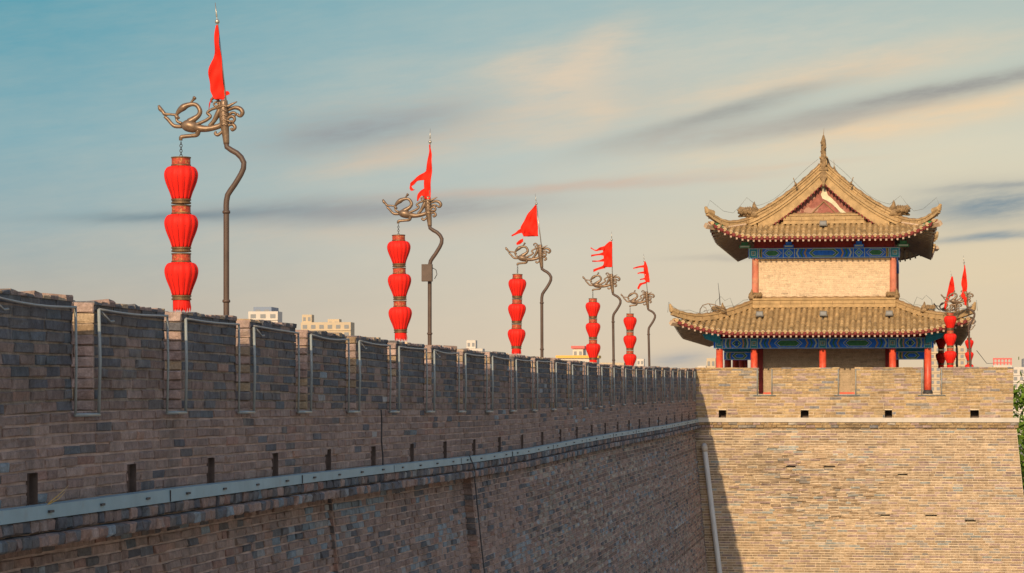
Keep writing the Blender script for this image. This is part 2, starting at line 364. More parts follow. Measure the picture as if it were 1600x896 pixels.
# core
Ysm = np.unique(np.concatenate([np.linspace(YS, DY+.4, 120), [onX(529,800,-WX)[0]-.001, onX(529,800,-WX)[0]+.001, onX(730,800,-WX)[0]-.001, onX(730,800,-WX)[0]+.001], np.linspace(DY+1, DY+160, 6)]))
def csect(Y):
    so = float(stepo(Y)); zc = float(zCop(Y)); zl = float(zLed(Y)); zg = float(zGap(Y)); zr = zl-.15
    return [(-WX+so+BAT*zc, 0), (-WX+so, zc), (-WX+.03, zc+.002), (-WX+.03, zl), (-WX-.3, zl+.001), (-WX-.3, zg-.01), (-WX-CR+.03, zg-.01), (-WX-CR+.03, zr), (-WX-14, zr), (-WX-14.8, 0)]
mb = MB(); V = []; Fc = []; nC = 10
for Y in Ysm: V += [(x, Y, z) for x, z in csect(min(Y, DY))]
for i in range(len(Ysm)-1):
    for k in range(nC-1): Fc.append((i*nC+k, (i+1)*nC+k, (i+1)*nC+k+1, i*nC+k+1))
Fc.append(tuple(range(nC-1, -1, -1)))
mb.add(V, Fc); rel(mb.build('wall_body', 'mortar'), wall)
mapW = lambda U, Vv, Wd: np.stack([-WX+Wd, U, Vv], -1)
# parapet below the gaps, with drain slits
holes = []
hs = [onX(x, 750, -WX)[0] for x in (39, 196, 322.5, 424.5, 509, 579.5)]
hf = np.mean([(h-GAPY[2]) % PITCH for h in hs[1:]])
for k in range(-3, 26):
    ya = GAPY[2]+hf+k*PITCH
    if ya < YS or ya > DY-.6: continue
    zb = float(zLed(ya))+.015; holes.append((ya, ya+.24, zb-.05, zb+.27))
rowsN = 8
mb = MB(); B = []; cols = []
def dens(Y, Z, zone):
    """palette weights by wall zone"""
    return None
def addrows(mb, ya, yb, f0, f1, nr, mapf, palf, holesL=None, **kw):
    # rows follow the sloping profile: lay out in (Y, t) with t in rows, map t to z
    rows = [(k, k+1) for k in range(nr)]
    hh = [(a, b, -1, 99) for a, b, c, d_ in (holesL or [])]
    Bc = []
    for k in range(nr):
        hk = None
        if holesL: hk = [(a, b, k-.5, k+1.5) for (a, b, c, d_) in holesL if k < kw.get('hrows', 3)]
        Bc += layout(ya, yb, [(k, k+1)], hole=hk, off=k, L=kw.get('L', .42))
    Bc = np.array(Bc); h = (f1-f0)/nr if not callable(f0) else None
    def mp(U, T, Wd):
        z0 = f0(U); z1 = f1(U); T0 = np.floor(T[:, :1]+.3) if False else None
        z = z0+(z1-z0)*T/nr
        return mapf(U, z, Wd)
    # gaps in v are in metres: convert roughly with row height
    rh = float(abs(f1((ya+yb)/2)-f0((ya+yb)/2))/nr)
    Bm = Bc.copy(); Bm[:, 2:] *= rh
    mp2 = lambda U, Tm, Wd: mp(U, Tm/rh, Wd)
    c = palf(Bc[:, 0], Bc[:, 2]/nr)
    rt = 1+rng.normal(0, kw.get('rowvar', .03), nr+1); c = c*rt[Bc[:, 2].astype(int)][:, None]
    bricks(mb, Bm, mp2, c, d=kw.get('d', .03), jd=kw.get('jd', .007), jc=kw.get('jc', .005), gap=kw.get('gap', .019), bev=kw.get('bev', .008), gapv=kw.get('gapv'), cfac=kw.get('cf')(Bc[:,0], Bc[:,2]) if kw.get('cf') else None)
sm = lambda x: np.clip(x, 0, 1)
def patch(Y, t, s, seed): return np.sin(Y*s+seed)*np.sin(Y*s*.37+seed*2+t*3)+np.sin(t*5+seed+Y*s*.7)*.5
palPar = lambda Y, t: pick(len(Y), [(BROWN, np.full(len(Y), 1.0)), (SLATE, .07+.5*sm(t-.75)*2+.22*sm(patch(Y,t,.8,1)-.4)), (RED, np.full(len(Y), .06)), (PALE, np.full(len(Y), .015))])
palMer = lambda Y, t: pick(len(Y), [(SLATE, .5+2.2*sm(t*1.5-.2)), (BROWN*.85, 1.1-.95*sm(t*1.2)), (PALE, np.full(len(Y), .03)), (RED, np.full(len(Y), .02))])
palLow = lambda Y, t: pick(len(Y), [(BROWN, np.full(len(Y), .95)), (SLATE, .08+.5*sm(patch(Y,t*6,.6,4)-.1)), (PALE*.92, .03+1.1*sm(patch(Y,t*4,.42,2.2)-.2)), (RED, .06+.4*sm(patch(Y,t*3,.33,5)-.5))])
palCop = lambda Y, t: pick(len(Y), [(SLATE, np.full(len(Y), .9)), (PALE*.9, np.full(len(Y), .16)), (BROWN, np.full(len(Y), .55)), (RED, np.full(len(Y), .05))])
# mortar sheet with holes
def sheet(mb, ya, yb, z0f, z1f, w, hl):
    cuts = [ya]
    for h in hl: cuts += [h[0], h[1]]
    cuts.append(yb)
    for i in range(len(cuts)-1):
        a, b = cuts[i], cuts[i+1]
        if b-a < 1e-4: continue
        inh = i % 2 == 1
        for (u0, u1) in [(a+(b-a)*k/3, a+(b-a)*(k+1)/3) for k in range(3)]:
            zs = [(z0f(u0), z1f(u0), z0f(u1), z1f(u1))] if not inh else [(hl[i//2][3], z1f(u0), hl[i//2][3], z1f(u1))]
            for (p, q_, r_, s_) in zs: mb.add([(-WX+w,u0,p),(-WX+w,u1,r_),(-WX+w,u1,s_),(-WX+w,u0,q_)], [(0,1,2,3)])
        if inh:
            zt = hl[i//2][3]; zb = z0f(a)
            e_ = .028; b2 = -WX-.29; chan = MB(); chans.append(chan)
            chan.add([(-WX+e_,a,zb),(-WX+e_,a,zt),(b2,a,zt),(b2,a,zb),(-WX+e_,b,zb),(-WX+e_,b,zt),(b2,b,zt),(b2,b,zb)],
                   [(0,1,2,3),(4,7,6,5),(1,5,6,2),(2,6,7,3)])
chans = []; sh = MB(); sheet(sh, YS, DY, zLed, zGap, 0, holes)
# top of the low parapet (gap sill)
N = 60; ys_ = np.linspace(YS, DY, N)
sh.add([(-WX+(0 if j == 0 else -CR), y, zGap(y)) for y in ys_ for j in (0,1)], [(2*i, 2*i+2, 2*i+3, 2*i+1) for i in range(N-1)])
par = MB()
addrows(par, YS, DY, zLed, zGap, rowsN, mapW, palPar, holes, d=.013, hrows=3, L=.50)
o1 = rel(par.build('parapet', 'brick'), wall); rel(sh.build('parapet_mortar', 'mortar'), wall)
[rel(c_.build('drain_channel', 'drainshade'), wall) for c_ in chans]
# merlons
nr = 10
for i in range(len(GAPY)):
    a = GAPY[i]+GL; b = GAPY[i+1] if i+1 < len(GAPY) else DY
    if i == len(GAPY)-1 and b-a < .3: continue
    m_ = MB()
    dzz = random.uniform(-.02, .02)
    tf = lambda Y, dzz=dzz: zTop(Y)+dzz
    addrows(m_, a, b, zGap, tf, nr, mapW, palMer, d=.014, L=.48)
    # near cheek (faces the camera)
    ztop = float(tf(a)); zg = float(zGap(a)); rh = (ztop-zg)/nr
    Bk = []
    for k in range(nr):
        cut = .20 if k % 2 else .26
        Bk += [(0, CR-cut, k*rh, (k+1)*rh), (CR-cut, CR, k*rh, (k+1)*rh)]
    Bk = np.array(Bk)
    bricks(m_, Bk, lambda U, Vv, Wd: np.stack([-WX-CR+.0+U+.02, a-Wd, zg+Vv], -1), pick(len(Bk), [(BROWN*1.15, .9), (TAN*.8, .3), (SLATE, .08)]), d=.02, jd=.008, jc=.006)
    Bk[:, :] = Bk
    if b < DY-.1: bricks(m_, Bk, lambda U, Vv, Wd: np.stack([-WX-CR+U+.02, b+Wd, float(zGap(b))+Vv], -1), pick(len(Bk), [(BROWN, 1.)]), d=.02)
    # inner face rows and capping bricks
    addrows(m_, a, b, zGap, tf, nr, lambda U, Z, Wd: np.stack([-WX-CR-Wd+.02, U, Z], -1), palMer, d=.01)
    cap = []
    u = a-.01
    while u < b-.02:
        e = min(b+.01, u+random.uniform(.17, .24)); cap.append((u, e, 0, .25)); cap.append((u, e, .25, CR+.03)); u = e
    cap = np.array(cap)
    bricks(m_, cap, lambda U, Vv, Wd: np.stack([-WX+.03-Vv, U, tf(U)+Wd-.01], -1), pick(len(cap), [(BROWN, .9), (SLATE, .6), (TAN, .4)]), d=.02, jd=.012, jc=.008)
    # mortar core of the merlon
    q = []
    for y in (a+.005, b-.005):
        for x in (-WX+.002, -WX-CR+.02):
            q += [(x, y, float(zGap(y))), (x, y, float(tf(y)))]
    m_.add(q, [(0,4,5,1),(2,3,7,6),(0,1,3,2),(4,6,7,5),(1,5,7,3)], (.30,.24,.19))
    rel(m_.build('merlon', 'brick'), wall)
# coping: two corbelled courses
cp = MB()
addrows(cp, YS, DY, zCop, lambda Y: zCop(Y)+(zLeb(Y)-zCop(Y))*.5, 1, lambda U, Z, Wd: np.stack([-WX+.03+Wd, U, Z], -1), palCop, d=.17, jd=.012, jc=.009, bev=.018, gap=.018, L=.24)
addrows(cp, YS, DY, lambda Y: zCop(Y)+(zLeb(Y)-zCop(Y))*.5, zLeb, 1, lambda U, Z, Wd: np.stack([-WX+.03+Wd, U, Z], -1), palCop, d=.085, jd=.010, jc=.008, bev=.016, gap=.016, L=.24)
rel(cp.build('coping', 'brick'), wall)
# lower face
lw = MB()
def lowmap(U, Z, Wd):
    zc = zCop(U); return np.stack([-WX+stepo(U)+BAT*(zc-Z)+Wd, U, Z], -1)
yR = onX(812, 750, -WX)[0]; ya_ = onX(529,800,-WX)[0]; yb_ = onX(730,800,-WX)[0]
def lowsec(a, b, palf, **kw):
    depth = .078*b+.6
    n = int(depth/.102)
    addrows(lw, a, b, zCop, lambda Y: zCop(Y)-.102*n, n, lambda U, Z, Wd: lowmap(U, Z, Wd), palf, **kw)
YY = [YS, YS+8, ya_, yb_, yR-.01]
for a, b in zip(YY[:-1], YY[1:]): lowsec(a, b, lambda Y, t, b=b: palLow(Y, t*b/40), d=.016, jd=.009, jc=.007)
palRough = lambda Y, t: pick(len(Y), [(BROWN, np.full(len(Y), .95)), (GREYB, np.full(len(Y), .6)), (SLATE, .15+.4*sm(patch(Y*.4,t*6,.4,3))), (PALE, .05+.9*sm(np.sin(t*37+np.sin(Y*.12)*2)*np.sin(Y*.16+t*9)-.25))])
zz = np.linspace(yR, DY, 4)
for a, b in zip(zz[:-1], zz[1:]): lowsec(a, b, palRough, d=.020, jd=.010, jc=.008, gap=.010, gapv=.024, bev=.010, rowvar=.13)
# cheeks of the two steps
for (yc, wdt, nrw) in ((ya_, .07, 40), (yb_, .17, 60)):
    Bk = np.array([(0, wdt, k*.102, (k+1)*.102) for k in range(nrw)])
    zc = float(zCop(yc)); s0 = float(stepo(yc-.01))
    bricks(lw, Bk, lambda U, Vv, Wd: np.stack([-WX+s0+BAT*Vv+U, yc-.005-Wd, zc-Vv], -1), pick(nrw, [(BROWN, .7), (SLATE, .4), (RED, .4)]), d=.012, jd=.006, bev=.006)
rel(lw.build('battered_face', 'brick'), wall)

# ------------------------------------------------------------------ bastion
bas = thing('bastion', 'sunlit tan brick bastion projecting from the city wall, carrying the watchtower', 'bastion', (PXR, DY, 0))
BX0 = -WX-.2; BYB = DY+24
hx = [(onY(a, 650, DY)[0], onY(b, 650, DY)[0]) for a, b in ((1123,1134.5),(1251,1263.5),(1382.5,1394),(1516,1529.5))]
hz0, hz1 = onY(1300, 653.5, DY)[1], onY(1300, 642, DY)[1]
core = MB()
zfl = onY(1340, 652, DY)[1]
def fr(z): return DY-BAT*max(0, PC-z)
def fc(z): return fr(z)+.16
def rr(z): return PXR+.12+BAT*max(0, PC-z)
# body below coping (battered), with top
core.add([(BX0-.5, fc(0), 0), (rr(0), fc(0), 0), (rr(0), BYB, 0), (BX0-.5, BYB, 0), (BX0-.5, fc(PC), PC), (rr(PC), fc(PC), PC), (rr(PC), BYB, PC), (BX0-.5, BYB, PC)],
         [(4,5,6,7),(0,1,5,4),(1,2,6,5),(2,3,7,6)])
core.box((BX0, DY-.0, PC+.001), (PXR+.17, BYB, PL1-.001)); core.box((-WX-.6, DY+CR+.02, PL1), (PXR-CR, BYB, zfl))
core.box((-WX-.1, DY+.3, hz1+.06), (PXR-.03, DY+CR, PG-.01)); core.box((PXR-CR, DY+.05, PL1), (PXR-.03, BYB, PG))
rel(core.build('bastion_body', 'mortar_pale'), bas)
mapB = lambda U, Z, Wd: np.stack([U, DY-Wd, Z], -1)
gx = [onY(p, 600, DY)[0] for p in (1184.5, 1205, 1311, 1336, 1441.5, 1470)]
patchB = lambda X, Z: np.sin(X*.9+Z*1.7)*np.sin(X*.5-Z*2.1+1)+.4*np.sin(X*2.3+Z*5)
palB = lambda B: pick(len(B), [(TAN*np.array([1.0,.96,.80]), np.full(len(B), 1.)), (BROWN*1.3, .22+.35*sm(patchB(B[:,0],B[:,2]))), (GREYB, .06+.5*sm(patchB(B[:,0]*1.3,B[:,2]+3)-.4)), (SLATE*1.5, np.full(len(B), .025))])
pb = MB(); ps = MB(); dchs = []
nrow = 8; hh = (PG-PL0)/nrow
hol = [(a, b, hz0-.06, hz1+.03) for a, b in hx]
Bk = np.array(layout(-WX-.02, PXR, [(PL0+k*hh, PL0+(k+1)*hh) for k in range(nrow)], hole=hol, L=.40))
bricks(pb, Bk, mapB, palB(Bk), d=.014, jd=.004, gap=.011, gapv=.020, bev=.006)
rel(pb.build('parapet', 'brick'), bas)
# mortar sheet with holes
xs = [-WX-.02]; [xs.extend(h) for h in hx]; xs.append(PXR)
for i in range(len(xs)-1):
    a, b = xs[i], xs[i+1]
    z0 = PL1 if i % 2 == 0 else hz1+.02
    ps.add([(a,DY,z0),(b,DY,z0),(b,DY,PG),(a,DY,PG)], [(0,1,2,3)])
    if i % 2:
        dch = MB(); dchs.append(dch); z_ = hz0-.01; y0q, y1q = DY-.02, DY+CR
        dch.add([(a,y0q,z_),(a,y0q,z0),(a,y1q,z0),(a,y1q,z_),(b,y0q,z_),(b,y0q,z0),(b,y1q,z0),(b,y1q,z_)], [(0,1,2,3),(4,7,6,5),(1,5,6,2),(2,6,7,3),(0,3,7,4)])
ps.add([(-WX,DY,PG),(PXR,DY,PG),(PXR,DY+CR,PG),(-WX,DY+CR,PG)], [(0,1,2,3)])
rel(ps.build('parapet_mortar', 'mortar_pale'), bas); [rel(c_.build('drain_channel', 'drainshade'), bas) for c_ in dchs]
nm = 10; mh = (PT-PG)/nm; edges = [(-WX-.02, gx[0]), (gx[1], gx[2]), (gx[3], gx[4]), (gx[5], PXR)]
for i, (a, b) in enumerate(edges):
    m_ = MB(); Bk = np.array(layout(a, b, [(PG+k*mh, PG+(k+1)*mh) for k in range(nm)], L=.40))
    bricks(m_, Bk, mapB, palB(Bk), d=.014, jd=.004, gap=.011, gapv=.020, bev=.006)
    for (x, sgn) in ((a, -1), (b, 1)):
        Bc = np.array([q for k in range(nm) for q in ((0, .22, k*mh, (k+1)*mh), (.22, CR, k*mh, (k+1)*mh))])
        bricks(m_, Bc, lambda U, Vv, Wd: np.stack([x+sgn*Wd, DY+U, PG+Vv], -1), palB(Bc), d=.01, jd=.004)
    cap = []; u = a-.02
    while u < b: e = min(b+.02, u+random.uniform(.32, .42)); cap.append((u, e, -.04, .22)); cap.append((u, e, .22, CR+.02)); u = e
    cap = np.array(cap); bricks(m_, cap, lambda U, Vv, Wd: np.stack([U, DY+Vv, PT+Wd-.02], -1), palB(cap), d=.03, jd=.006)
    m_.box((a+.002, DY+.001, PG), (b-.002, DY+CR-.005, PT-.003), (.5,.42,.31))
    rel(m_.build('merlon', 'brick'), bas)
# right return of the parapet with merlons running back
rt_ = MB(); Bk = []
for k in range(5):
    y0_ = DY+.02+k*PITCH; rt_.box((PXR-CR, y0_, PG), (PXR, y0_+PITCH-.6, PT), TAN[k])
Bk = np.array(layout(DY, DY+16, [(PL0+k*.107, PL0+(k+1)*.107) for k in range(8)]))
bricks(rt_, Bk, lambda U, Vv, Wd: np.stack([PXR-.03+Wd, U, Vv], -1), palB(Bk), d=.03)
rel(rt_.build('side_parapet', 'brick'), bas)
# stone ledge, coping courses
lg = MB(); lg.box((-WX+.10, DY-.10, PL1), (PXR+.22, DY+.02, PL0)); rel(lg.build('stone_ledge', 'ledge'), bas)
cb = MB(); ch = (PL1-PC)/2
for k, dd in ((0, .10), (1, .07)):
    Bk = np.array(layout(-WX+.05, PXR+.2, [(PC+k*ch, PC+(k+1)*ch)], L=.3)); bricks(cb, Bk, mapB, palB(Bk)*.85, d=dd, jd=.006, gap=.014)
rel(cb.build('coping', 'brick'), bas)
lb = MB(); Bk = []
for k in range(70):
    z1_ = PC-.094*k; Bk += layout(-WX-.05, rr(z1_-.05)-.01, [(z1_-.094, z1_)], L=.37, off=k)
Bk = np.array(Bk)
# a few lost bricks
lost = [(1241,730,9),(1412,743,11),(1264,752,5),(1513,815,5),(1292,729,5),(1326,886,4),(1205,884,4),(1380,806,6),(1450,806,6)]
keep = np.ones(len(Bk), bool)
for (x, y, r_) in lost:
    X, Z = onY(x, y, DY-.3); keep &= ~((abs((Bk[:,0]+Bk[:,1])/2-X) < r_/42*.9) & (abs((Bk[:,2]+Bk[:,3])/2-Z) < .055))
lostb = Bk[~keep]; Bk = Bk[keep]
ms = MB(); us = np.arange(-WX-.25, PXR+1.3, .185)
for k in range(130):
    z1_ = PC-.094*k; z0_ = z1_-.094
    if z0_ < 0: break
    for u0_, u1_ in zip(us[:-1], us[1:]):
        if u0_ > rr(z1_): break
        if any((u1_ > q[0]+.02) and (u0_ < q[1]-.02) and abs((q[2]+q[3])/2-(z0_+z1_)/2) < .03 for q in lostb): continue
        a0, a1 = min(u1_, rr(z1_)), min(u1_, rr(z0_)); ms.add([(u0_, fr(z0_), z0_), (a1, fr(z0_), z0_), (a0, fr(z1_), z1_), (u0_, fr(z1_), z1_)], [(0,1,2,3)])
ms.add([(rr(PC), fr(PC), PC), (rr(0), fr(0), 0), (rr(0), fc(0), 0), (rr(PC), fc(PC), PC)], [(0,1,2,3)])
rel(ms.build('face_mortar', 'mortar_pale'), bas)
xm = (Bk[:,0]+Bk[:,1])/2; zm = Bk[:,2]
dep = PC-zm
er = sm(1.15-((xm+3.2)/4.2)**2-((dep-2.3)/2.2)**2)*1.9+.45
zpal = pick(len(Bk), [(TAN, np.full(len(Bk), 1.)), (PALE*1.2*np.array([1.15,1,.84]), .04+.26*er*sm(patchB(xm*1.5, zm*2))), (BROWN*1.3, .20+.25*sm(patchB(xm, zm))), (GREYB*1.08, .08+.2*sm(patchB(xm*1.3, zm+3)))])
band = 1+.10*np.sin(dep*2.3+np.sin(xm*.8))+.05*np.sin(dep*9)
bricks(lb, Bk, lambda U, Z, Wd: np.stack([U, DY-BAT*(PC-Z)-Wd, Z], -1), zpal*.97*band[:,None]*(1+rng.normal(0,.05,90))[np.clip(((PC-zm)/.094).astype(int),0,89)][:,None]*np.where(dep<.75,.86,.95)[:,None], d=.016, jd=.012, jc=.0075, gap=.012, gapv=.024, bev=.007, cfac=er*.75)
rel(lb.build('battered_face', 'brick'), bas)

# ------------------------------------------------------------------ trunking along the wall
tr = thing('cable_trunking', 'pale blue-grey metal trunking strip running along the foot of the long parapet', 'cable trunking', (-WX, YS, 0))
t_ = MB(); N = 90; ys_ = np.linspace(YS, DY-.02, N); V = []
for y in ys_:
    a, b = float(zLed(y)), float(zLeb(y)); wob = .006*sin(y*1.3)
    V += [(-WX+.031, y, b), (-WX+.12+wob, y, b), (-WX+.116+wob, y, a-.002), (-WX+.02, y, a+.004)]
Fc = [(i*4+k, (i+1)*4+k, (i+1)*4+k+1, i*4+k+1) for i in range(N-1) for k in range(3)]+[(3,2,1,0), tuple((N-1)*4+k for k in range(4))]
t_.add(V, Fc); rel(t_.build('casing', 'trunk'), tr)
fx = MB(); y = YS+1.2; k = 0
while y < DY-1:
    zc = float(zLed(y)+zLeb(y))/2; fx.box((-WX+.110, y-.06, zc-.010), (-WX+.136, y+.06, zc+.012)); k += 1
    if k % 4 == 0: fx.box((-WX+.110, y-.7, float(zLeb(y-.7))+.004), (-WX+.128, y-.692, float(zLed(y-.7))-.012))
    y += 1.55
rel(fx.build('fixing_bracket', 'dark'), tr); bpy.data.objects['fixing_bracket']['kind'] = 'stuff'

# light tubes round the gaps and merlons
ut = []
for i, gy in enumerate(GAPY):
    e = gy+GL; w = -WX+.055
    m_ = MB()
    zt0 = float(zTop(gy))-.06; zt1 = float(zTop(e))-.07; zb = float(zGap(gy))-.03
    dl = random.uniform(-.015, .015)
    m_.tube([(w, gy-.02, zt0), (w+.01, gy-.02+dl, (zt0+zb)/2), (w, gy-.02, zb)], .013, 8)
    m_.tube([(w, e+.03, zt1), (w+.01, e+.03-dl, (zt1+zb)/2), (w, e+.03, zb)], .016, 8)
    m_.tube([(w, gy-.03, zb-.005), (w, e+.04, zb-.003)], .018, 8)
    o = m_.build('gap_light_tube', 'tube', smooth=True)
    vis = i-2
    lab = ('U-shaped grey light tube framing the %s gap from the left in the long wall' % ORD[vis]) if vis >= 0 else ('U-shaped grey light tube framing the battlement gap %s before the leftmost merlon' % ('two' if vis == -2 else 'just'))
    tag(o, lab, 'light tube', 'light tubes framing the gaps of the long wall')
    if i+1 < len(GAPY):
        b = GAPY[i+1]; m_ = MB(); n_ = 7; sag = random.uniform(.0, .035); tl = random.uniform(-.02,.02)
        pts = [(w+.004, e+.03+(b-e-.05)*k/(n_-1), float(zTop(e+(b-e)*k/(n_-1)))-.065-sag*sin(pi*k/(n_-1))+tl*(k/(n_-1)-.5)) for k in range(n_)]
        m_.tube(pts, .012, 8)
        if random.random() < .5: m_.tube([(w, e+.10, pts[0][2]-.02), (w+.03, e+.3, pts[0][2]-.11), (w+.03, e+.42, pts[0][2]-.10)], .012, 6)
        o = m_.build('merlon_light_tube', 'tubedark', smooth=True)
        lab = ('straight grey tube under the top of the long wall\'s %s merlon from the left' % ORD[vis+1]) if vis >= -1 else 'straight grey light tube on the merlon before the leftmost one'
        tag(o, lab, 'light tube', 'light tubes along the merlon tops')
GNM = ['bastion\'s left gap, below the tower\'s left inner column', 'bastion\'s middle gap, below the tower\'s centre', 'bastion\'s right gap, where a red column shows']
for k in range(3):
    a, b = gx[2*k]-.03, gx[2*k+1]+.03; m_ = MB(); y_ = DY-.05
    for x in (a, b): m_.tube([(x, y_, PT-.04), (x, y_, PG-.04)], .017, 8)
    m_.tube([(a-.15, y_, PG-.045), (b+.15, y_, PG-.045)], .017, 8)
    tag(m_.build('gap_light_tube', 'tube', smooth=True), 'pale light tube framing the '+GNM[k], 'light tube', 'light tubes framing the bastion gaps')

# drainpipe in the corner
dp = thing('drainpipe', 'grey plastic drainpipe leaning down the shaded corner beside the bastion', 'drainpipe', (0, 0, 0))
xa, za = onY(1100.5, 697, DY-.2); xb, zb_ = onY(1124.5, 896, DY-.75)
sl_ = (xb-xa)/(zb_-za); xc = xa+sl_*(1-za); dp.location = (xc, DY-1.4, 0)
m_ = MB(); yy = lambda z: DY-.16-BAT*max(0, PC-z)-.04
pts = [(xa-.01, yy(za)+.12, za+.03), (xa, yy(za), za-.05)]+[(xa+sl_*(z-za), yy(z), z) for z in np.linspace(za-.3, 0, 12)]
m_.tube(pts, .098, 16); rel(m_.build('pipe', 'pipe', smooth=True), dp)
m_ = MB(); z_ = za-.22; m_.tube([(xa+sl_*(z-za), yy(z), z) for z in (z_+.22, z_)], .115, 16); rel(m_.build('coupling', 'pipecap', smooth=True), dp)
# hanging cables
def cable(px, y0, y1, label, wob=.02):
    Y, z0 = onX(px, y0, -WX+.2); _, z1 = onX(px, y1, -WX+.2); m_ = MB(); pts = []
    for k in range(14):
        t = k/13; z = z0+(z1-z0)*t; x = -WX+.07+(max(0, float(zCop(Y))-z)*BAT+max(0, float(stepo(Y)))+(.09 if z < float(zLed(Y)) else 0)); pts.append((x+.03, Y+wob*sin(t*9)+t*.12, z))
    m_.tube(pts, .012, 6); tag(m_.build('cable', 'dark', smooth=True), label, 'cable')
cable(742, 712, 960, 'thin black cable hanging from the trunking down the lower wall face')
cable(606, 641, 727, 'short black cable dropping from a gap\'s light tube to the trunking', .03)
# dry grass stalk behind the trunking
Yg, zg_ = onX(66, 784, -WX+.05); m_ = MB(); m_.tube([(-WX+.08, Yg, zg_-.04), (-WX+.12, Yg+.25, zg_+.05), (-WX+.12, Yg+.55, zg_+.13)], [.006,.005,.002], 5)
m_.tube([(-WX+.08, Yg, zg_-.04), (-WX+.14, Yg+.2, zg_+.02), (-WX+.15, Yg+.35, zg_+.08)], [.005,.004,.002], 5)
tag(m_.build('dry_grass_stalk', 'gold', smooth=True), 'dry yellow grass stalk leaning on the trunking near the leftmost drain slit', 'grass stalk')

exec_tower = True
# ================================================================== watchtower
TZ0 = EYE                                        # local z=0 is eye level
YE = DY+1.45                                     # lower front eave
TXC = onY(1283.5, 600, YE)[0]
RZ = -(28/F)                                     # the tower sits very slightly turned
tw = thing('watchtower', 'two-storey watchtower with tan tiled roofs, blue-green painted beams and red columns on the bastion', 'watchtower', (TXC, YE, TZ0), rz=RZ)
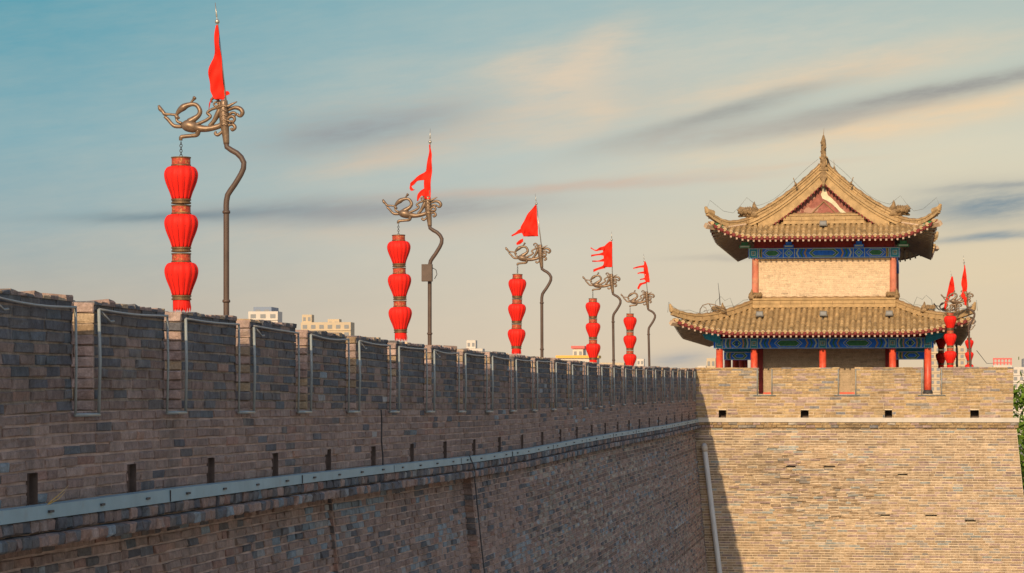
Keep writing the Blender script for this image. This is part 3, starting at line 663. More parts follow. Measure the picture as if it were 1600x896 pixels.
# local coords: x centred, y from front eave backwards, z from eye level
def S_at(y): return F/((YE+y)/cos(TH))
A_L, RUN_L, LEN_L = 5.47, 2.72, 17.9
zE_L, zT_L = 2.92, 3.98
A_U, RUN_U, LEN_U = 4.2, 1.36, 15.6
YU = 1.15                                        # upper front eave
zE_U = 6.62
def tilecol(n, base=(.44,.305,.15)):
    c = np.array(base)*(1+rng.normal(0, .13, (n,1))); c[rng.random(n) < .12] *= .72; return np.clip(c, .02, .9)
def roof_side(mb, half_len, zf, xfull, plan, L, sweep, spacing=.213, inner=None, mirror=1, pansub=1):
    pass
def make_skirt(mbT, mbE, A, B, run, z0, h, lift, RC, yc, conc=.25, sweep=.22, topcut=None, yfront=True, sides=True, hsides=None, wallstop=None):
    """hipped skirt roof in plan: outer half sizes A (x), B (y), inner A-run, B-run.  Adds cover tiles, pans; eave trim to mbE."""
    def zc(q): return z0+h*((1-conc)*q+conc*q*q)
    def lf(d): t = np.clip((RC-d)/RC, 0, 1); return lift*t**2.2      # d: distance from the corner along the eave
    def pt(side, s, d):
        """side 0 front 1 right 2 back 3 left; s coordinate along the eave (-half..half), d distance inward (plan)"""
        half = A if side in (0,2) else B
        q = d/run; dist = half-abs(s)
        # lift as function of distance to the corner measured on both axes (symmetric on the hip)
        dc = max(dist, d) if dist >= d else dist
        l = lf(dist)*(1-.55*min(1, q)) if True else 0
        sw = sweep*(max(0, (RC-dist)/RC))**2.2*(1-min(1, q*2.2))
        z = zc(q)+l
        ax = abs(s)+sw*.6
        sg = 1 if s >= 0 else -1
        o = half if False else 0
        if side == 0: return (sg*ax, yc-B+d-sw, z)
        if side == 2: return (-sg*ax, yc+B-d+sw, z)
        if side == 1: return (A-d+sw, yc+sg*ax, z)
        return (-(A-d+sw), yc-sg*ax, z)
    sp = .213
    for side in range(4):
        half = A if side in (0,2) else B
        n = int(2*half/sp); n += (n % 2); stp = 2*half/n
        fine = side == 0
        for i in range(n):
            s = -half+stp*(i+.5); D = min(run, half-abs(s)+.02)
            if D < .12: continue
            segs = max(2, int(round(D/.24)))
            V = []; Fc = []; kk = 6 if fine else 4
            r0 = .072
            prev = None
            rows = []
            for j in range(segs):
                d0 = D*j/segs; d1 = D*(j+1)/segs+.01
                for (d, r) in ((d0, r0*1.1), (d1, r0*.9)): rows.append((d, r))
            for (d, r) in rows:
                c = np.array(pt(side, s, d)); 
                ax = np.array([1.,0,0]) if side in (0,2) else np.array([0,1.,0])
                for k in range(kk+1):
                    t = pi*k/kk; V.append(c+ax*r*cos(t)+np.array([0,0,1])*(r*sin(t)*1.05+.012))
            m = kk+1
            for j in range(len(rows)-1):
                for k in range(kk): Fc.append((j*m+k, j*m+k+1, (j+1)*m+k+1, (j+1)*m+k))
            Fc.append(tuple(range(m)))
            cc = np.repeat(tilecol(len(rows)), kk, 0)[:len(Fc)-1]
            cc = np.vstack([cc, [(.52,.42,.30)]])
            mbT.add(V, Fc, cc)
            # pan tiles between: concave strip, steps
            V = []; Fc = []; s2 = s+stp/2
            D2 = min(run, half-abs(s2)+.02)
            if D2 > .1:
                for j in range(segs+1):
                    d = D2*j/segs
                    for (o_, dz_) in ((-.5, .02), (0, -.012), (.5, .02)):
                        c = np.array(pt(side, s2+o_*stp, d)); V.append(c+np.array([0,0,dz_-.0]))
                for j in range(segs):
                    for k in range(2): Fc.append((j*3+k, j*3+k+1, (j+1)*3+k+1, (j+1)*3+k))
                mbT.add(V, Fc, np.repeat(tilecol(segs, (.30,.205,.10)), 2, 0))
                # drip tile: pointed tongue under the eave edge
                c = np.array(pt(side, s2, 0)); e0 = np.array(pt(side, s2-stp*.42, 0)); e1 = np.array(pt(side, s2+stp*.42, 0))
                out = {0:(0,-1,0),1:(1,0,0),2:(0,1,0),3:(-1,0,0)}[side]; out = np.array(out)*.012
                dn = np.array([0,0,-1.])
                mbE.add([e0+out+dn*-.015, c+out+dn*.125, e1+out+dn*-.015, e0+out*0+dn*.02, c+dn*.13, e1+dn*.02], [(0,1,2),(0,3,4,1),(1,4,5,2)], None, 0)
            # eave disc (round tile end)
            c = np.array(pt(side, s, 0)); ax = np.array([1.,0,0]) if side in (0,2) else np.array([0,1.,0])
            out = np.array({0:(0,-1.,0),1:(1.,0,0),2:(0,1.,0),3:(-1.,0,0)}[side])
            ring = [c+ax*.066*cos(2*pi*k/10)+np.array([0,0,1])*(.066*sin(2*pi*k/10)+.01)+out*.012 for k in range(10)]
            mbE.add(ring, [tuple(range(10))], None, 4)
        # lower boards and rafters under the eave
        n2 = n
        outv = np.array({0:(0,-1.,0),1:(1.,0,0),2:(0,1.,0),3:(-1.,0,0)}[side]); ax = np.array([1.,0,0]) if side in (0,2) else np.array([0,1.,0])
        # red eave board
        V = []; K = 40
        for k in range(K+1):
            s = -half+2*half*k/K; c = np.array(pt(side, s, .0)); c1 = np.array(pt(side, s, .04))
            V += [c1+np.array([0,0,-.02]), c1+np.array([0,0,-.13]), c1-outv*.05+np.array([0,0,-.13])]
        mbE.add(V, [(3*k+j, 3*k+3+j, 3*k+4+j, 3*k+1+j) for k in range(K) for j in range(2)], None, 0)
        # soffit sheet
        V = []; Fc = []
        for k in range(K+1):
            s = -half+2*half*k/K; D = min(run, max(.05, half-abs(s)))
            for d in (0, .5, 1):
                c = np.array(pt(side, s, .06+(D-.06)*d)); V.append(c+np.array([0,0,-.10]))
        for k in range(K):
            for j in range(2): Fc.append((3*k+j, 3*k+3+j, 3*k+4+j, 3*k+1+j))
        mbE.add(V, Fc, None, 1)
        # rafters
        for i in range(n):
            s = -half+stp*(i+.5); D = min(run*.8, half-abs(s)+.05)
            if half-abs(s) < .25: continue
            p0 = np.array(pt(side, s, .035))+np.array([0,0,-.165]); p1 = np.array(pt(side, s, max(.3, D)))+np.array([0,0,-.19])
            if D > .35:
                w_ = .034
                V = [p0-ax*w_+np.array([0,0,-w_]), p0+ax*w_+np.array([0,0,-w_]), p0+ax*w_+np.array([0,0,w_]), p0-ax*w_+np.array([0,0,w_]),
                     p1-ax*w_+np.array([0,0,-w_]), p1+ax*w_+np.array([0,0,-w_]), p1+ax*w_+np.array([0,0,w_]), p1-ax*w_+np.array([0,0,w_])]
                mbE.add(V, [(0,4,5,1),(1,5,6,2),(2,6,7,3),(3,7,4,0)], None, 2)
                q0 = [v+outv*.0 for v in V[:4]]; mbE.add(q0, [(0,1,2,3)], None, 3)
    return pt, zc
EM = ['eavered', 'soffit', 'rafter', 'rafterend', 'ridge']
# ---- podium and lower storey
YC1 = 1.35; YW = 2.72
COLX = [-3.95, -2.62, 0, 2.65, 3.98]; fz = zfl-EYE; podz = PG-EYE-.04
m_ = MB(); m_.box((-4.35, YC1-.45, fz), (4.35, LEN_L-.9, podz)); m_.build('podium', 'stone', tw)
SIDEY = [YC1, 5.9, 10.6, 14.6, LEN_L-YC1]
def column(x, y, z0, z1, r=.14):
    m_ = MB(); m_.lathe([(r, 0), (r*1.02, (z1-z0)*.3), (r*.93, z1-z0)], (x, y, z0), 16)
    c = m_.build('column', 'redcol', tw, smooth=False)
    for p in c.data.polygons: p.use_smooth = len(p.vertices) == 4
    b_ = MB(); b_.lathe([(r*1.35, -.01), (r*1.35, .10), (r*1.25, .17), (r*1.05, .2), (r*1.05, .21)], (x, y, z0), 16); bb = b_.build('column_base', 'dark', c)
    return c
for x in COLX: column(x, YC1, podz, 2.33); column(x, LEN_L-YC1, podz, 2.33)
for y in SIDEY[1:-1]:
    for x in (COLX[0], COLX[-1]): column(x, y, podz, 2.33)
def brickbox(name, x0, x1, y0, y1, z0, z1, base, par, rh=.095, L=.3, faces='fr'):
    m_ = MB(); n = int((z1-z0)/rh); rh = (z1-z0)/n; rows = [(z0+k*rh, z0+(k+1)*rh) for k in range(n)]
    def cl(k): 
        c = np.array(base)*(1+rng.normal(0,.045,(k,1))); c[rng.random(k)<.03] *= .82; return c
    B = np.array(layout(x0, x1, rows, L=L)); bricks(m_, B, lambda U,Z,Wd: np.stack([U, y0+.01-Wd, Z], -1), cl(len(B)), d=.01, jd=.003, jc=.002, gap=.012, bev=.004)
    if 'r' in faces:
        B = np.array(layout(y0, y1, rows, L=L*2)); bricks(m_, B, lambda U,Z,Wd: np.stack([x1-.01+Wd, U, Z], -1), cl(len(B)), d=.01, jd=.003, jc=.002, gap=.012, bev=.004)
        bricks(m_, B, lambda U,Z,Wd: np.stack([x0+.01-Wd, U, Z], -1), cl(len(B)), d=.01, jd=.003, jc=.002, gap=.012, bev=.004)
    m_.box((x0+.01, y0+.01, z0), (x1-.01, y1-.01, z1), tuple(np.array(base)*1.25))
    return m_.build(name, 'towerbrick', par)
brickbox('lower_wall', -2.36, 2.36, YW, LEN_L-YW, podz, 3.6, (.40,.315,.22), tw)
m_ = MB(); m_.box((-2.60, YW-.05, podz), (-2.362, YW+.2, 3.2)); m_.build('corner_post', 'redboard', tw)
m_ = MB(); m_.box((2.362, YW-.05, podz), (2.60, YW+.2, 3.2)); m_.build('corner_post', 'redboard', tw)
m_ = MB(); m_.box((-2.355, YW-.07, podz), (2.355, YW-.012, podz+.13)); m_.build('skirting', 'redcol', tw)
# ---- painted beams: front, sides, back
def beam(name, x0, x1, y, z0, z1, divs, par=None, detail=True):
    """divs: list of (xa, xb, kind) painted fields on the front face"""
    m_ = MB(); m_.box((x0, y, z0), (x1, y+.18, z1), None, 0); h = z1-z0; zc = (z0+z1)/2; e = y-.006
    def poly(pts, mi, off): m_.add([(px_, e-off, pz) for px_, pz in pts], [tuple(range(len(pts)))], None, mi)
    def rect(a, b, c, d_, mi, off): poly([(a,c),(b,c),(b,d_),(a,d_)], mi, off)
    rect(x0, x1, z1-.035, z1-.01, 2, .0); rect(x0, x1, z0+.01, z0+.03, 2, .0)
    for (a, b, kind) in divs:
        w = b-a; m = h*.16
        if kind == 'post':
            rect(a, b, z0+.03, z1-.035, 3, .002); rect(a, a+.025, z0, z1, 2, .004); rect(b-.025, b, z0, z1, 2, .004)
            c = (a+b)/2; r = h*.22; rect(c-r, c+r, zc-r, zc+r, 2, .006); rect(c-r*.7, c+r*.7, zc-r*.7, zc+r*.7, 3, .009); rect(c-r*.35, c+r*.35, zc-r*.35, zc+r*.35, 4, .012)
        elif kind in ('hexg', 'hexb'):
            k = h*.42
            def hx_(i): return [(a+i, zc), (a+k+i*.6, z0+m+i*.5-.02), (b-k-i*.6, z0+m+i*.5-.02), (b-i, zc), (b-k-i*.6, z1-m-i*.5+.02), (a+k+i*.6, z1-m-i*.5+.02)]
            c1, c2 = (0, 1) if kind == 'hexg' else (1, 0)
            poly(hx_(0), 2, .004); poly(hx_(.03), c1, .007); poly(hx_(.10), 2, .010); poly(hx_(.125), c2, .013)
        elif kind == 'dia':
            c = (a+b)/2; r = h*.43
            for i, mi in ((0, 2), (.03, 3), (.09, 2), (.11, 0), (.16, 4)):
                if r-i > .02: poly([(c-r+i, zc), (c, z0+h/2-r+i), (c+r-i, zc), (c, z0+h/2+r-i)], mi, .004+i*.05)
            rect(a, a+.025, z0, z1, 2, .004); rect(b-.025, b, z0, z1, 2, .004)
        elif kind == 'chev':
            n_ = 3
            for j in range(n_):
                xx = a+w*j/n_; q = w/n_*.45
                poly([(xx, zc), (xx+q, z0+.04), (xx+q+.06, z0+.04), (xx+.06, zc), (xx+q+.06, z1-.04), (xx+q, z1-.04)], [2,1,4][j % 3], .004)
        elif kind == 'chevr':
            n_ = 3
            for j in range(n_):
                xx = b-w*j/n_; q = w/n_*.45
                poly([(xx, zc), (xx-q, z1-.04), (xx-q-.06, z1-.04), (xx-.06, zc), (xx-q-.06, z0+.04), (xx-q, z0+.04)], [2,1,4][j % 3], .004)
    return m_.build(name, ['blue', 'green', 'line', 'teal', 'gold'], par or tw)
def bay(a, b, k='hexg'):
    w = b-a
    if w < 1.6: return [(a+.05, a+.3, 'chev'), (a+.32, b-.32, 'hexb'), (b-.3, b-.05, 'chevr')]
    return [(a+.05, a+.55, 'chev'), (a+.62, b-.62, k), (b-.55, b-.05, 'chevr')]
divs = []
for x in COLX: divs.append((x-.15, x+.15, 'post'))
for a, b in zip(COLX[:-1], COLX[1:]): divs += bay(a+.15, b-.15)
beam('painted_beam', COLX[0]-.22, COLX[-1]+.22, YC1-.12, 2.33, 2.74, divs)
beam('painted_beam', COLX[0]-.2, COLX[-1]+.2, LEN_L-YC1-.06, 2.33, 2.74, [])
for x in (COLX[0]-.09, COLX[-1]-.09):
    m_ = MB(); m_.box((x, YC1+.07, 2.33), (x+.18, LEN_L-YC1-.07, 2.74), None, 0)
    for k in range(12): yy_ = YC1+1.2*k+.6; m_.box((x-.006, yy_, 2.38), (x+.186, yy_+.7, 2.69), None, 1)
    m_.build('side_beam', ['blue', 'green'], tw)
for (a, b) in ((COLX[0]+.1, COLX[1]-.12), (COLX[3]+.12, COLX[4]-.1)):     # lower tie beams set back in the end bays
    beam('tie_beam', a, b, YW-.35, 1.92, 2.24, [(a+.06, a+.25, 'chev'), (a+.3, b-.2, 'hexb')])
    m_ = MB(); m_.box((a, YW-.3, 2.25), (b, YW-.2, 2.8)); m_.build('plate_board', 'teal', tw)
# plate between beam and eave
m_ = MB(); m_.box((-3.9, YC1-.05, 2.742), (3.9, YC1+.1, 2.95)); m_.build('eave_plate', 'redboard', tw)
for sx in (-1, 1):     # dark eave end brackets under the lower corners
    m_ = MB(); m_.prism([(sx*3.9, 2.5), (sx*4.5, 2.72), (sx*4.6, 2.9), (sx*3.9, 2.9)][::(1 if sx > 0 else -1)], YC1-.3, YC1-.1); m_.build('corner_bracket', 'teal', tw)
# ---- lower roof
tT = MB(); tE = MB()
ptL, zcL = make_skirt(tT, tE, A_L, LEN_L/2, RUN_L, zE_L, zT_L-zE_L, .50, 2.6, LEN_L/2, sweep=.18)
lr = tT.build('lower_roof', 'tile', tw); tE.build('lower_eave_trim', EM, lr)
# ridge strips
def strip_along(m_, pts, w, h, z_off=0, mi=0, steps=((1.0, .0, .45), (.72, .45, .75), (1.05, .75, 1.0))):
    """moulded ridge of stacked profiles following pts; w half width, h height"""
    pts = np.asarray(pts, float); n = len(pts); T = np.gradient(pts, axis=0)
    nx = np.stack([-T[:,1], T[:,0], np.zeros(n)], 1); nx /= np.linalg.norm(nx, axis=1)[:,None]+1e-9
    for (k, a, b) in steps:
        V = []
        for i in range(n):
            for (sx, z) in ((-1, a), (1, a), (1, b), (-1, b)): V.append(pts[i]+nx[i]*w*k*sx+np.array([0,0,h*z+z_off]))
        Fc = [(i*4+j, (i+1)*4+j, (i+1)*4+(j+1)%4, i*4+(j+1)%4) for i in range(n-1) for j in range(4)]+[(3,2,1,0), tuple((n-1)*4+j for j in range(4))]
        m_.add(V, Fc, None, mi)
    L_ = np.concatenate([[0], np.cumsum(np.linalg.norm(np.diff(pts, axis=0), axis=1))]); nn = max(4, int(L_[-1]/.13)); tt = np.linspace(0, L_[-1], nn)
    cap = np.stack([np.interp(tt, L_, pts[:,a]) for a in range(3)], 1)+np.array([0,0,h+z_off-.01])
    m_.tube(cap, np.where(np.arange(nn) % 3 == 0, w*.82, w*.60), 8, mi=1 if mi == 0 else mi)
    for k in range(2, nn-1, 3):      # joints between the ridge bricks
        p = cap[k]-np.array([0,0,h*.5]); t_ = cap[k+1]-cap[k-1]; t_ /= np.linalg.norm(t_); m_.tube([p-t_*.012, p+t_*.012], w*1.18, 6, mi=1)
def beast(par, loc, s, flip=1, name='ridge_beast'):
    """crouching carved beast: body, head, mane, tail spike"""
    m_ = MB(); f = flip
    P_ = lambda a: [(loc[0]+f*x*s, loc[1]+y*s, loc[2]+z*s) for x, y, z in a]
    # maned dragon head facing down the ridge, crest fin rising behind it
    m_.tube(P_([(-.75,0,.02),(-.4,0,.18),(.1,0,.28),(.6,0,.36),(.95,0,.30)]), [x*s for x in (.2,.34,.40,.36,.15)], 8)
    m_.tube(P_([(.35,0,.55),(.72,0,.62),(1.0,0,.82),(1.12,0,.74)]), [x*s for x in (.30,.26,.17,.06)], 8)
    m_.tube(P_([(.5,0,.25),(.9,0,.12),(1.15,0,.02)]), [x*s for x in (.24,.17,.07)], 7)
    m_.prism([P_([(x,0,z)])[0][::2] for x, z in ((-.85,.15),(-.15,.2),(-.08,.7),(-.22,1.25),(-.36,1.42),(-.5,1.0),(-.75,.7))][::f], loc[1]-.11*s, loc[1]+.11*s)
    for k in range(9):
        a_ = k*.75; cx_ = .05+.13*k; m_.tube(P_([(cx_,(-.34 if k % 2 else -.28),.18+.06*(k%3)),(cx_-.08,-.44,.42+.08*(k%3)),(cx_+.06,-.38,.62+.06*(k%2)),(cx_+.12,-.3,.56)]), [.11*s,.12*s,.10*s,.04*s], 6)
    for k in range(5): m_.tube(P_([(.05+.2*k,0,.5),(.0+.2*k,0,.85),(.1+.2*k,0,.98-.03*k)]), [.15*s,.10*s,.03*s], 6)
    return m_.build(name, 'beast', par, smooth=True)
def hip_pts(ptf, half, run, top, side, sx, n=16, ext=0.10):
    pass
HIPL = []
for sx in (-1, 1):
    for sy in (-1, 1):
        yc = LEN_L/2; B = LEN_L/2; pts = []
        for k in range(17):
            d = RUN_L*(1-k/16); q = d/RUN_L
            lif = .50*(max(0, (2.6-d)/2.6))**2.2*(1-.55*q); z = zcL(q)+lif
            sw = .18*(max(0, (2.6-d)/2.6))**2.2*(1-min(1, q*2.2))
            pts.append((sx*(A_L-d+sw), yc+sy*(B-d+sw), z+.03+.14*max(0, 1-q*3.2)**2))
        m_ = MB(); strip_along(m_, pts, .085, .24)
        # upturned tail
        tip = np.array(pts[-1]); dirv = np.array([sx, sy, 0])/math.sqrt(2)
        m_.tube([tip+dirv*-.25+np.array([0,0,.10]), tip+dirv*.02+np.array([0,0,.2]), tip+dirv*.1+np.array([0,0,.42])], [.13,.11,.04], 8)
        h_ = m_.build('hip_ridge', ['ridge', 'ridgecap'], lr)
        HIPL.append(pts)
        if sy < 0:
            p = pts[7]; beast(h_, (p[0], p[1], p[2]+.20), .28, flip=sx)
        # hip beam nose under the corner
        c = MB(); p = np.array(pts[-1]); d_ = np.array([sx, sy, 0])*.707
        c.tube([p-d_*2.6+np.array([0,0,-.22]), p-d_*1.0+np.array([0,0,-.36]), p+d_*.06+np.array([0,0,-.30])], [.13,.12,.11], 4); c.build('corner_beam', 'soffit', h_)
        c = MB(); c.tube([p-d_*.62+np.array([0,0,-.33]), p-d_*.22+np.array([0,0,-.31])], [.125,.12], 4); c.build('painted_band', 'green', h_)
# flashing ridge where the lower roof meets the upper wall
m_ = MB(); a = A_L-RUN_L; yb0 = RUN_L-.05
strip_along(m_, [(-a, yb0, zT_L-.03), (a, yb0, zT_L-.03)], .12, .36, steps=((1.15,0,.30),(.8,.30,.42),(1.0,.42,.72),(.75,.72,.82),(1.1,.82,1.0)))
for sx in (-1, 1): strip_along(m_, [(sx*a, yb0, zT_L-.03), (sx*a, LEN_L-yb0, zT_L-.03)], .12, .36)
strip_along(m_, [(a, LEN_L-yb0, zT_L-.03), (-a, LEN_L-yb0, zT_L-.03)], .12, .36)
fr_ = m_.build('flashing_ridge', ['ridge', 'ridgecap'], lr)
for sx in (-1, 1): beast(fr_, (sx*(a-.05), yb0-.05, zT_L+.32), .27, flip=-sx, name='corner_beast')
# ---- upper storey
YW2 = RUN_L+.05; UX = 2.64; UBK = LEN_L-YW2
brickbox('upper_wall', -UX, UX, YW2, UBK, 4.0, 5.86, (.60,.47,.335), tw, rh=.075, L=.28)
for x in (-UX-.02, UX+.02):
    for y in (YW2-.02, UBK): 
        m_ = MB(); m_.lathe([(.135,0),(.13,1.0),(.125,1.62)], (x, y, 4.24), 16); m_.build('upper_column', 'fadedcol', tw)
m_ = MB(); m_.box((-UX, YW2-.07, 5.80), (UX, YW2-.002, 5.865)); m_.build('wall_moulding', 'ridge', tw)
for k in range(4):
    y_ = YW2+1.0+3.0*k
    for (xa_, xb_) in ((UX, UX+.05), (-UX-.05, -UX)): m_ = MB(); m_.box((xa_, y_, 4.45), (xb_, y_+2.2, 5.7)); m_.build('side_shutter', 'redboard', tw)
ub = [(-2.9, -2.55, 'post'), (-2.52, -2.42, 'chev'), (-2.38, -1.62, 'hexg'), (-1.58, -1.12, 'dia'), (-1.08, -.62, 'chev'), (-.58, .58, 'hexb'), (.62, 1.08, 'chevr'), (1.12, 1.58, 'dia'), (1.62, 2.38, 'hexg'), (2.42, 2.52, 'chevr'), (2.55, 2.9, 'post')]
beam('painted_beam', -2.92, 2.92, YW2-.14, 5.87, 6.27, ub)
m_ = MB(); m_.box((UX-.05, YW2+.05, 5.87), (UX+.16, UBK+.1, 6.27)); m_.box((-UX-.16, YW2+.05, 5.87), (-UX+.05, UBK+.1, 6.27)); m_.box((-UX, UBK, 5.87), (UX, UBK+.15, 6.27)); m_.build('side_beam', 'blue', tw)
m_ = MB(); m_.box((-2.7, YW2-.10, 6.272), (2.7, UBK+.1, 6.62)); m_.build('eave_plate', 'redboard', tw)
for x, mm in ((-3.05, 'green'), (-1.35, 'blue'), (1.35, 'blue'), (3.05, 'green')):
    m_ = MB(); w_ = .19 if abs(x) < 2 else .22
    m_.box((x-w_, YW2-.30, 6.275), (x+w_, YW2-.105, 6.39)); m_.box((x-w_*.6, YW2-.34, 6.40), (x+w_*.6, YW2-.11, 6.5)); m_.box((x-w_*.8, YW2-.304, 6.30), (x+w_*.8, YW2-.301, 6.36), None, 1)
    m_.build('bracket_block', [mm, 'line'], tw)
# ---- upper roof (hip and gable, gable to the front)
uT = MB(); uE = MB()
BU = LEN_U/2; YCU = YU+BU; aU = A_U-RUN_U; hU = .62
ptU, zcU = make_skirt(uT, uE, A_U, BU, RUN_U, zE_U, hU, .60, 1.7, YCU, sweep=.2, conc=.2)
zR = 9.28; zs0 = zE_U+hU
def zside(x):
    t = 1-abs(x)/aU; return zs0+(zR-zs0)*(.50*t+.50*max(0.0, t)**1.75)
yg0 = YU+RUN_U-.28; yg1 = YU+LEN_U-RUN_U+.28
# main slopes: cover tile rows run from ridge to the skirt, rows along y
for sx in (-1, 1):
    n = int((yg1-yg0)/.213); st = (yg1-yg0)/n
    for i in range(n):
        y = yg0+st*(i+.5); V = []; Fc = []; kk = 4; rows = []
        for j in range(14): rows += [(aU*j/14, .056), (aU*(j+1)/14+.01, .068)]
        for (x, r) in rows:
            for k in range(kk+1): t = pi*k/kk; V.append((sx*x, y+r*cos(t), zside(x)+r*sin(t)+.012))
        for j in range(len(rows)-1):
            for k in range(kk): Fc.append((j*5+k, j*5+k+1, (j+1)*5+k+1, (j+1)*5+k))
        uT.add(V, Fc, np.repeat(tilecol(len(rows)), kk, 0)[:len(Fc)])
    xs_ = np.linspace(0, aU, 15); V = [(sx*x, y, zside(x)-.01) for x in xs_ for y in (yg0, yg1)]
    uT.add(V, [(2*i, 2*i+2, 2*i+3, 2*i+1) for i in range(14)], (.30,.225,.135))
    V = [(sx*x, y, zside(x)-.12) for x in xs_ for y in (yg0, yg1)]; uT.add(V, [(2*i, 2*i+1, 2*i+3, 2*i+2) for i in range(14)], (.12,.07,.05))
ur = uT.build('upper_roof', 'tile', tw); uE.build('upper_eave_trim', EM, ur)
# gable walls
xs_ = np.linspace(-aU+.4, aU-.4, 25)
for (yg, nm_) in ((YU+RUN_U+.02, 'gable'), (YU+LEN_U-RUN_U-.02, 'rear_gable')):
    m_ = MB(); poly = [(x, zside(x)-.15) for x in xs_]; 
    m_.prism([(-aU+.4, zs0-.3), (aU-.4, zs0-.3)]+poly[::-1], min(yg, yg+.1), max(yg, yg+.1)); gb = m_.build(nm_, 'gable', ur)
    if nm_ == 'gable':
        # dark carved strips and flaked plaster on the gable
        m_ = MB(); e = yg-.012
        def bar(x0, z0, x1, z1, w, dpt=.03):
            dx_, dz_ = x1-x0, z1-z0; L_ = math.hypot(dx_, dz_); nx_, nz_ = -dz_/L_*w, dx_/L_*w
            m_.prism([(x0-nx_, z0-nz_), (x1-nx_, z1-nz_), (x1+nx_, z1+nz_), (x0+nx_, z0+nz_)], e-dpt, e)
        bar(-.52, zs0+.30, 0.0, zs0+.82, .018); bar(0.0, zs0+.82, .52, zs0+.30, .018)
        m_.build('carved_strip', 'ridgecap', gb)
        m_ = MB(); fl = [(-.10,1.42),(.04,1.40),(.10,1.2),(.18,1.05),(.30,.95),(.50,.72),(.62,.58),(.86,.36),(.66,.36),(.5,.52),(.3,.74),(.1,.86),(-.04,.92),(-.12,1.08),(-.05,1.2)]
        rnd = [(x+random.uniform(-.02,.02), z+zs0+.0) for x, z in fl]; m_.prism(rnd[::-1], e-.006, e); m_.build('flaked_patch', 'flake', gb)
# barge boards with tile teeth, descending ridges
def curve_band(m_, off0, off1, y0, y1, sx, mi=0, x1=None, x0=0.0, n=22):
    V = []; X1 = x1 or aU
    for k in range(n+1):
        x = x0+(X1-x0)*k/n
        for (o, y) in ((off0,y0),(off1,y0),(off1,y1),(off0,y1)): V.append((sx*x, y, zside(x)+o))
    Fc = [(i*4+j, (i+1)*4+j, (i+1)*4+(j+1)%4, i*4+(j+1)%4) for i in range(n) for j in range(4)]+[(0,1,2,3), tuple(n*4+j for j in (3,2,1,0))]
    m_.add(V, Fc, None, mi)
for end, (ya, sg) in enumerate(((yg0, -1), (yg1, 1))):
    m_ = MB()
    for sx in (-1, 1):
        y_ = ya
        f = lambda a, b: (min(ya+sg*a, ya+sg*b), max(ya+sg*a, ya+sg*b))
        curve_band(m_, -.54, -.12, *f(-.10, .0), sx, 0, x1=aU-.32)
        curve_band(m_, -.14, -.02, *f(-.10, .05), sx, 0)
        curve_band(m_, -.03, .05, *f(-.3, .10), sx, 0)
    m_.build('barge_board', ['ridge', 'ridgecap'], ur)
    for sx in (-1, 1):
        m_ = MB(); L_ = 0; x = .05
        while x < aU-.9:
            z = zside(x)-.54; sl2 = (zside(x+.05)-zside(x))/.05; y0_, y1_ = sorted((ya+sg*-.08, ya+sg*.0))
            m_.prism([(sx*x, z+.03), (sx*(x+.045), z+sl2*.045-.085), (sx*(x+.10), z+sl2*.10+.03)][::sx], y0_-.01, y1_+.01); x += .125
        m_.build('barge_teeth', 'eavered', ur)
    for sx in (-1, 1):
        m_ = MB(); pts = [(sx*x, ya+sg*-.22, zside(x)+.02) for x in np.linspace(.12, aU+.02, 22)]
        strip_along(m_, pts, .11, .30, steps=((1.1,0,.22),(.75,.22,.42),(1.0,.42,.66),(.7,.66,.8),(1.15,.8,1.0)))
        for p in pts[2::2]: m_.tube([(p[0], p[1]-.13, p[2]+.30), (p[0], p[1]+.13, p[2]+.30)], .045, 6)
        gr = m_.build('gable_ridge', ['ridge', 'ridgecap'], ur)
        if end == 0:
            beast(gr, (sx*(aU-.02), ya+.2, zside(aU)+.24), .42, flip=sx)
for sx in (-1, 1):
    for sy in (-1, 1):
        pts = []
        for k in range(13):
            d = RUN_U*(1-k/12); q = d/RUN_U; lif = .60*(max(0, (1.7-d)/1.7))**2.2*(1-.55*q)
            sw = .2*(max(0, (1.7-d)/1.7))**2.2*(1-min(1, q*2.2))
            pts.append((sx*(A_U-d+sw), YCU+sy*(BU-d+sw), zcU(q)+lif+.03+.20*max(0, 1-q*2.4)**2))
        m_ = MB(); strip_along(m_, pts, .08, .20)
        tip = np.array(pts[-1]); dirv = np.array([sx, sy, 0])*.707
        m_.tube([tip-dirv*.3+np.array([0,0,.08]), tip+dirv*.0+np.array([0,0,.16]), tip+dirv*.08+np.array([0,0,.33])], [.13,.11,.05], 8)
        h_ = m_.build('hip_ridge', ['ridge', 'ridgecap'], ur)
        b_ = beast(h_, (pts[-2][0], pts[-2][1], pts[-2][2]+.02), .12, flip=sx)
        c = MB(); p = tip; c.tube([p-dirv*1.9+np.array([0,0,-.30]), p-dirv*.9+np.array([0,0,-.46]), p+dirv*.08+np.array([0,0,-.40])], [.15,.14,.12], 4); c.build('corner_beam', 'soffit', h_)
        c = MB(); c.tube([p-dirv*.75+np.array([0,0,-.45]), p-dirv*.2+np.array([0,0,-.40])], [.145,.135], 4); c.build('painted_band', 'green', h_)
# short ridge at the gable foot
m_ = MB(); strip_along(m_, [(-1.55, YU+RUN_U-.10, zs0-.06), (1.55, YU+RUN_U-.10, zs0-.06)], .12, .36, steps=((1.1,0,.25),(.8,.25,.4),(1.0,.4,.75),(.8,.75,.85),(1.1,.85,1.0))); m_.build('gable_foot_ridge', ['ridge', 'ridgecap'], ur)
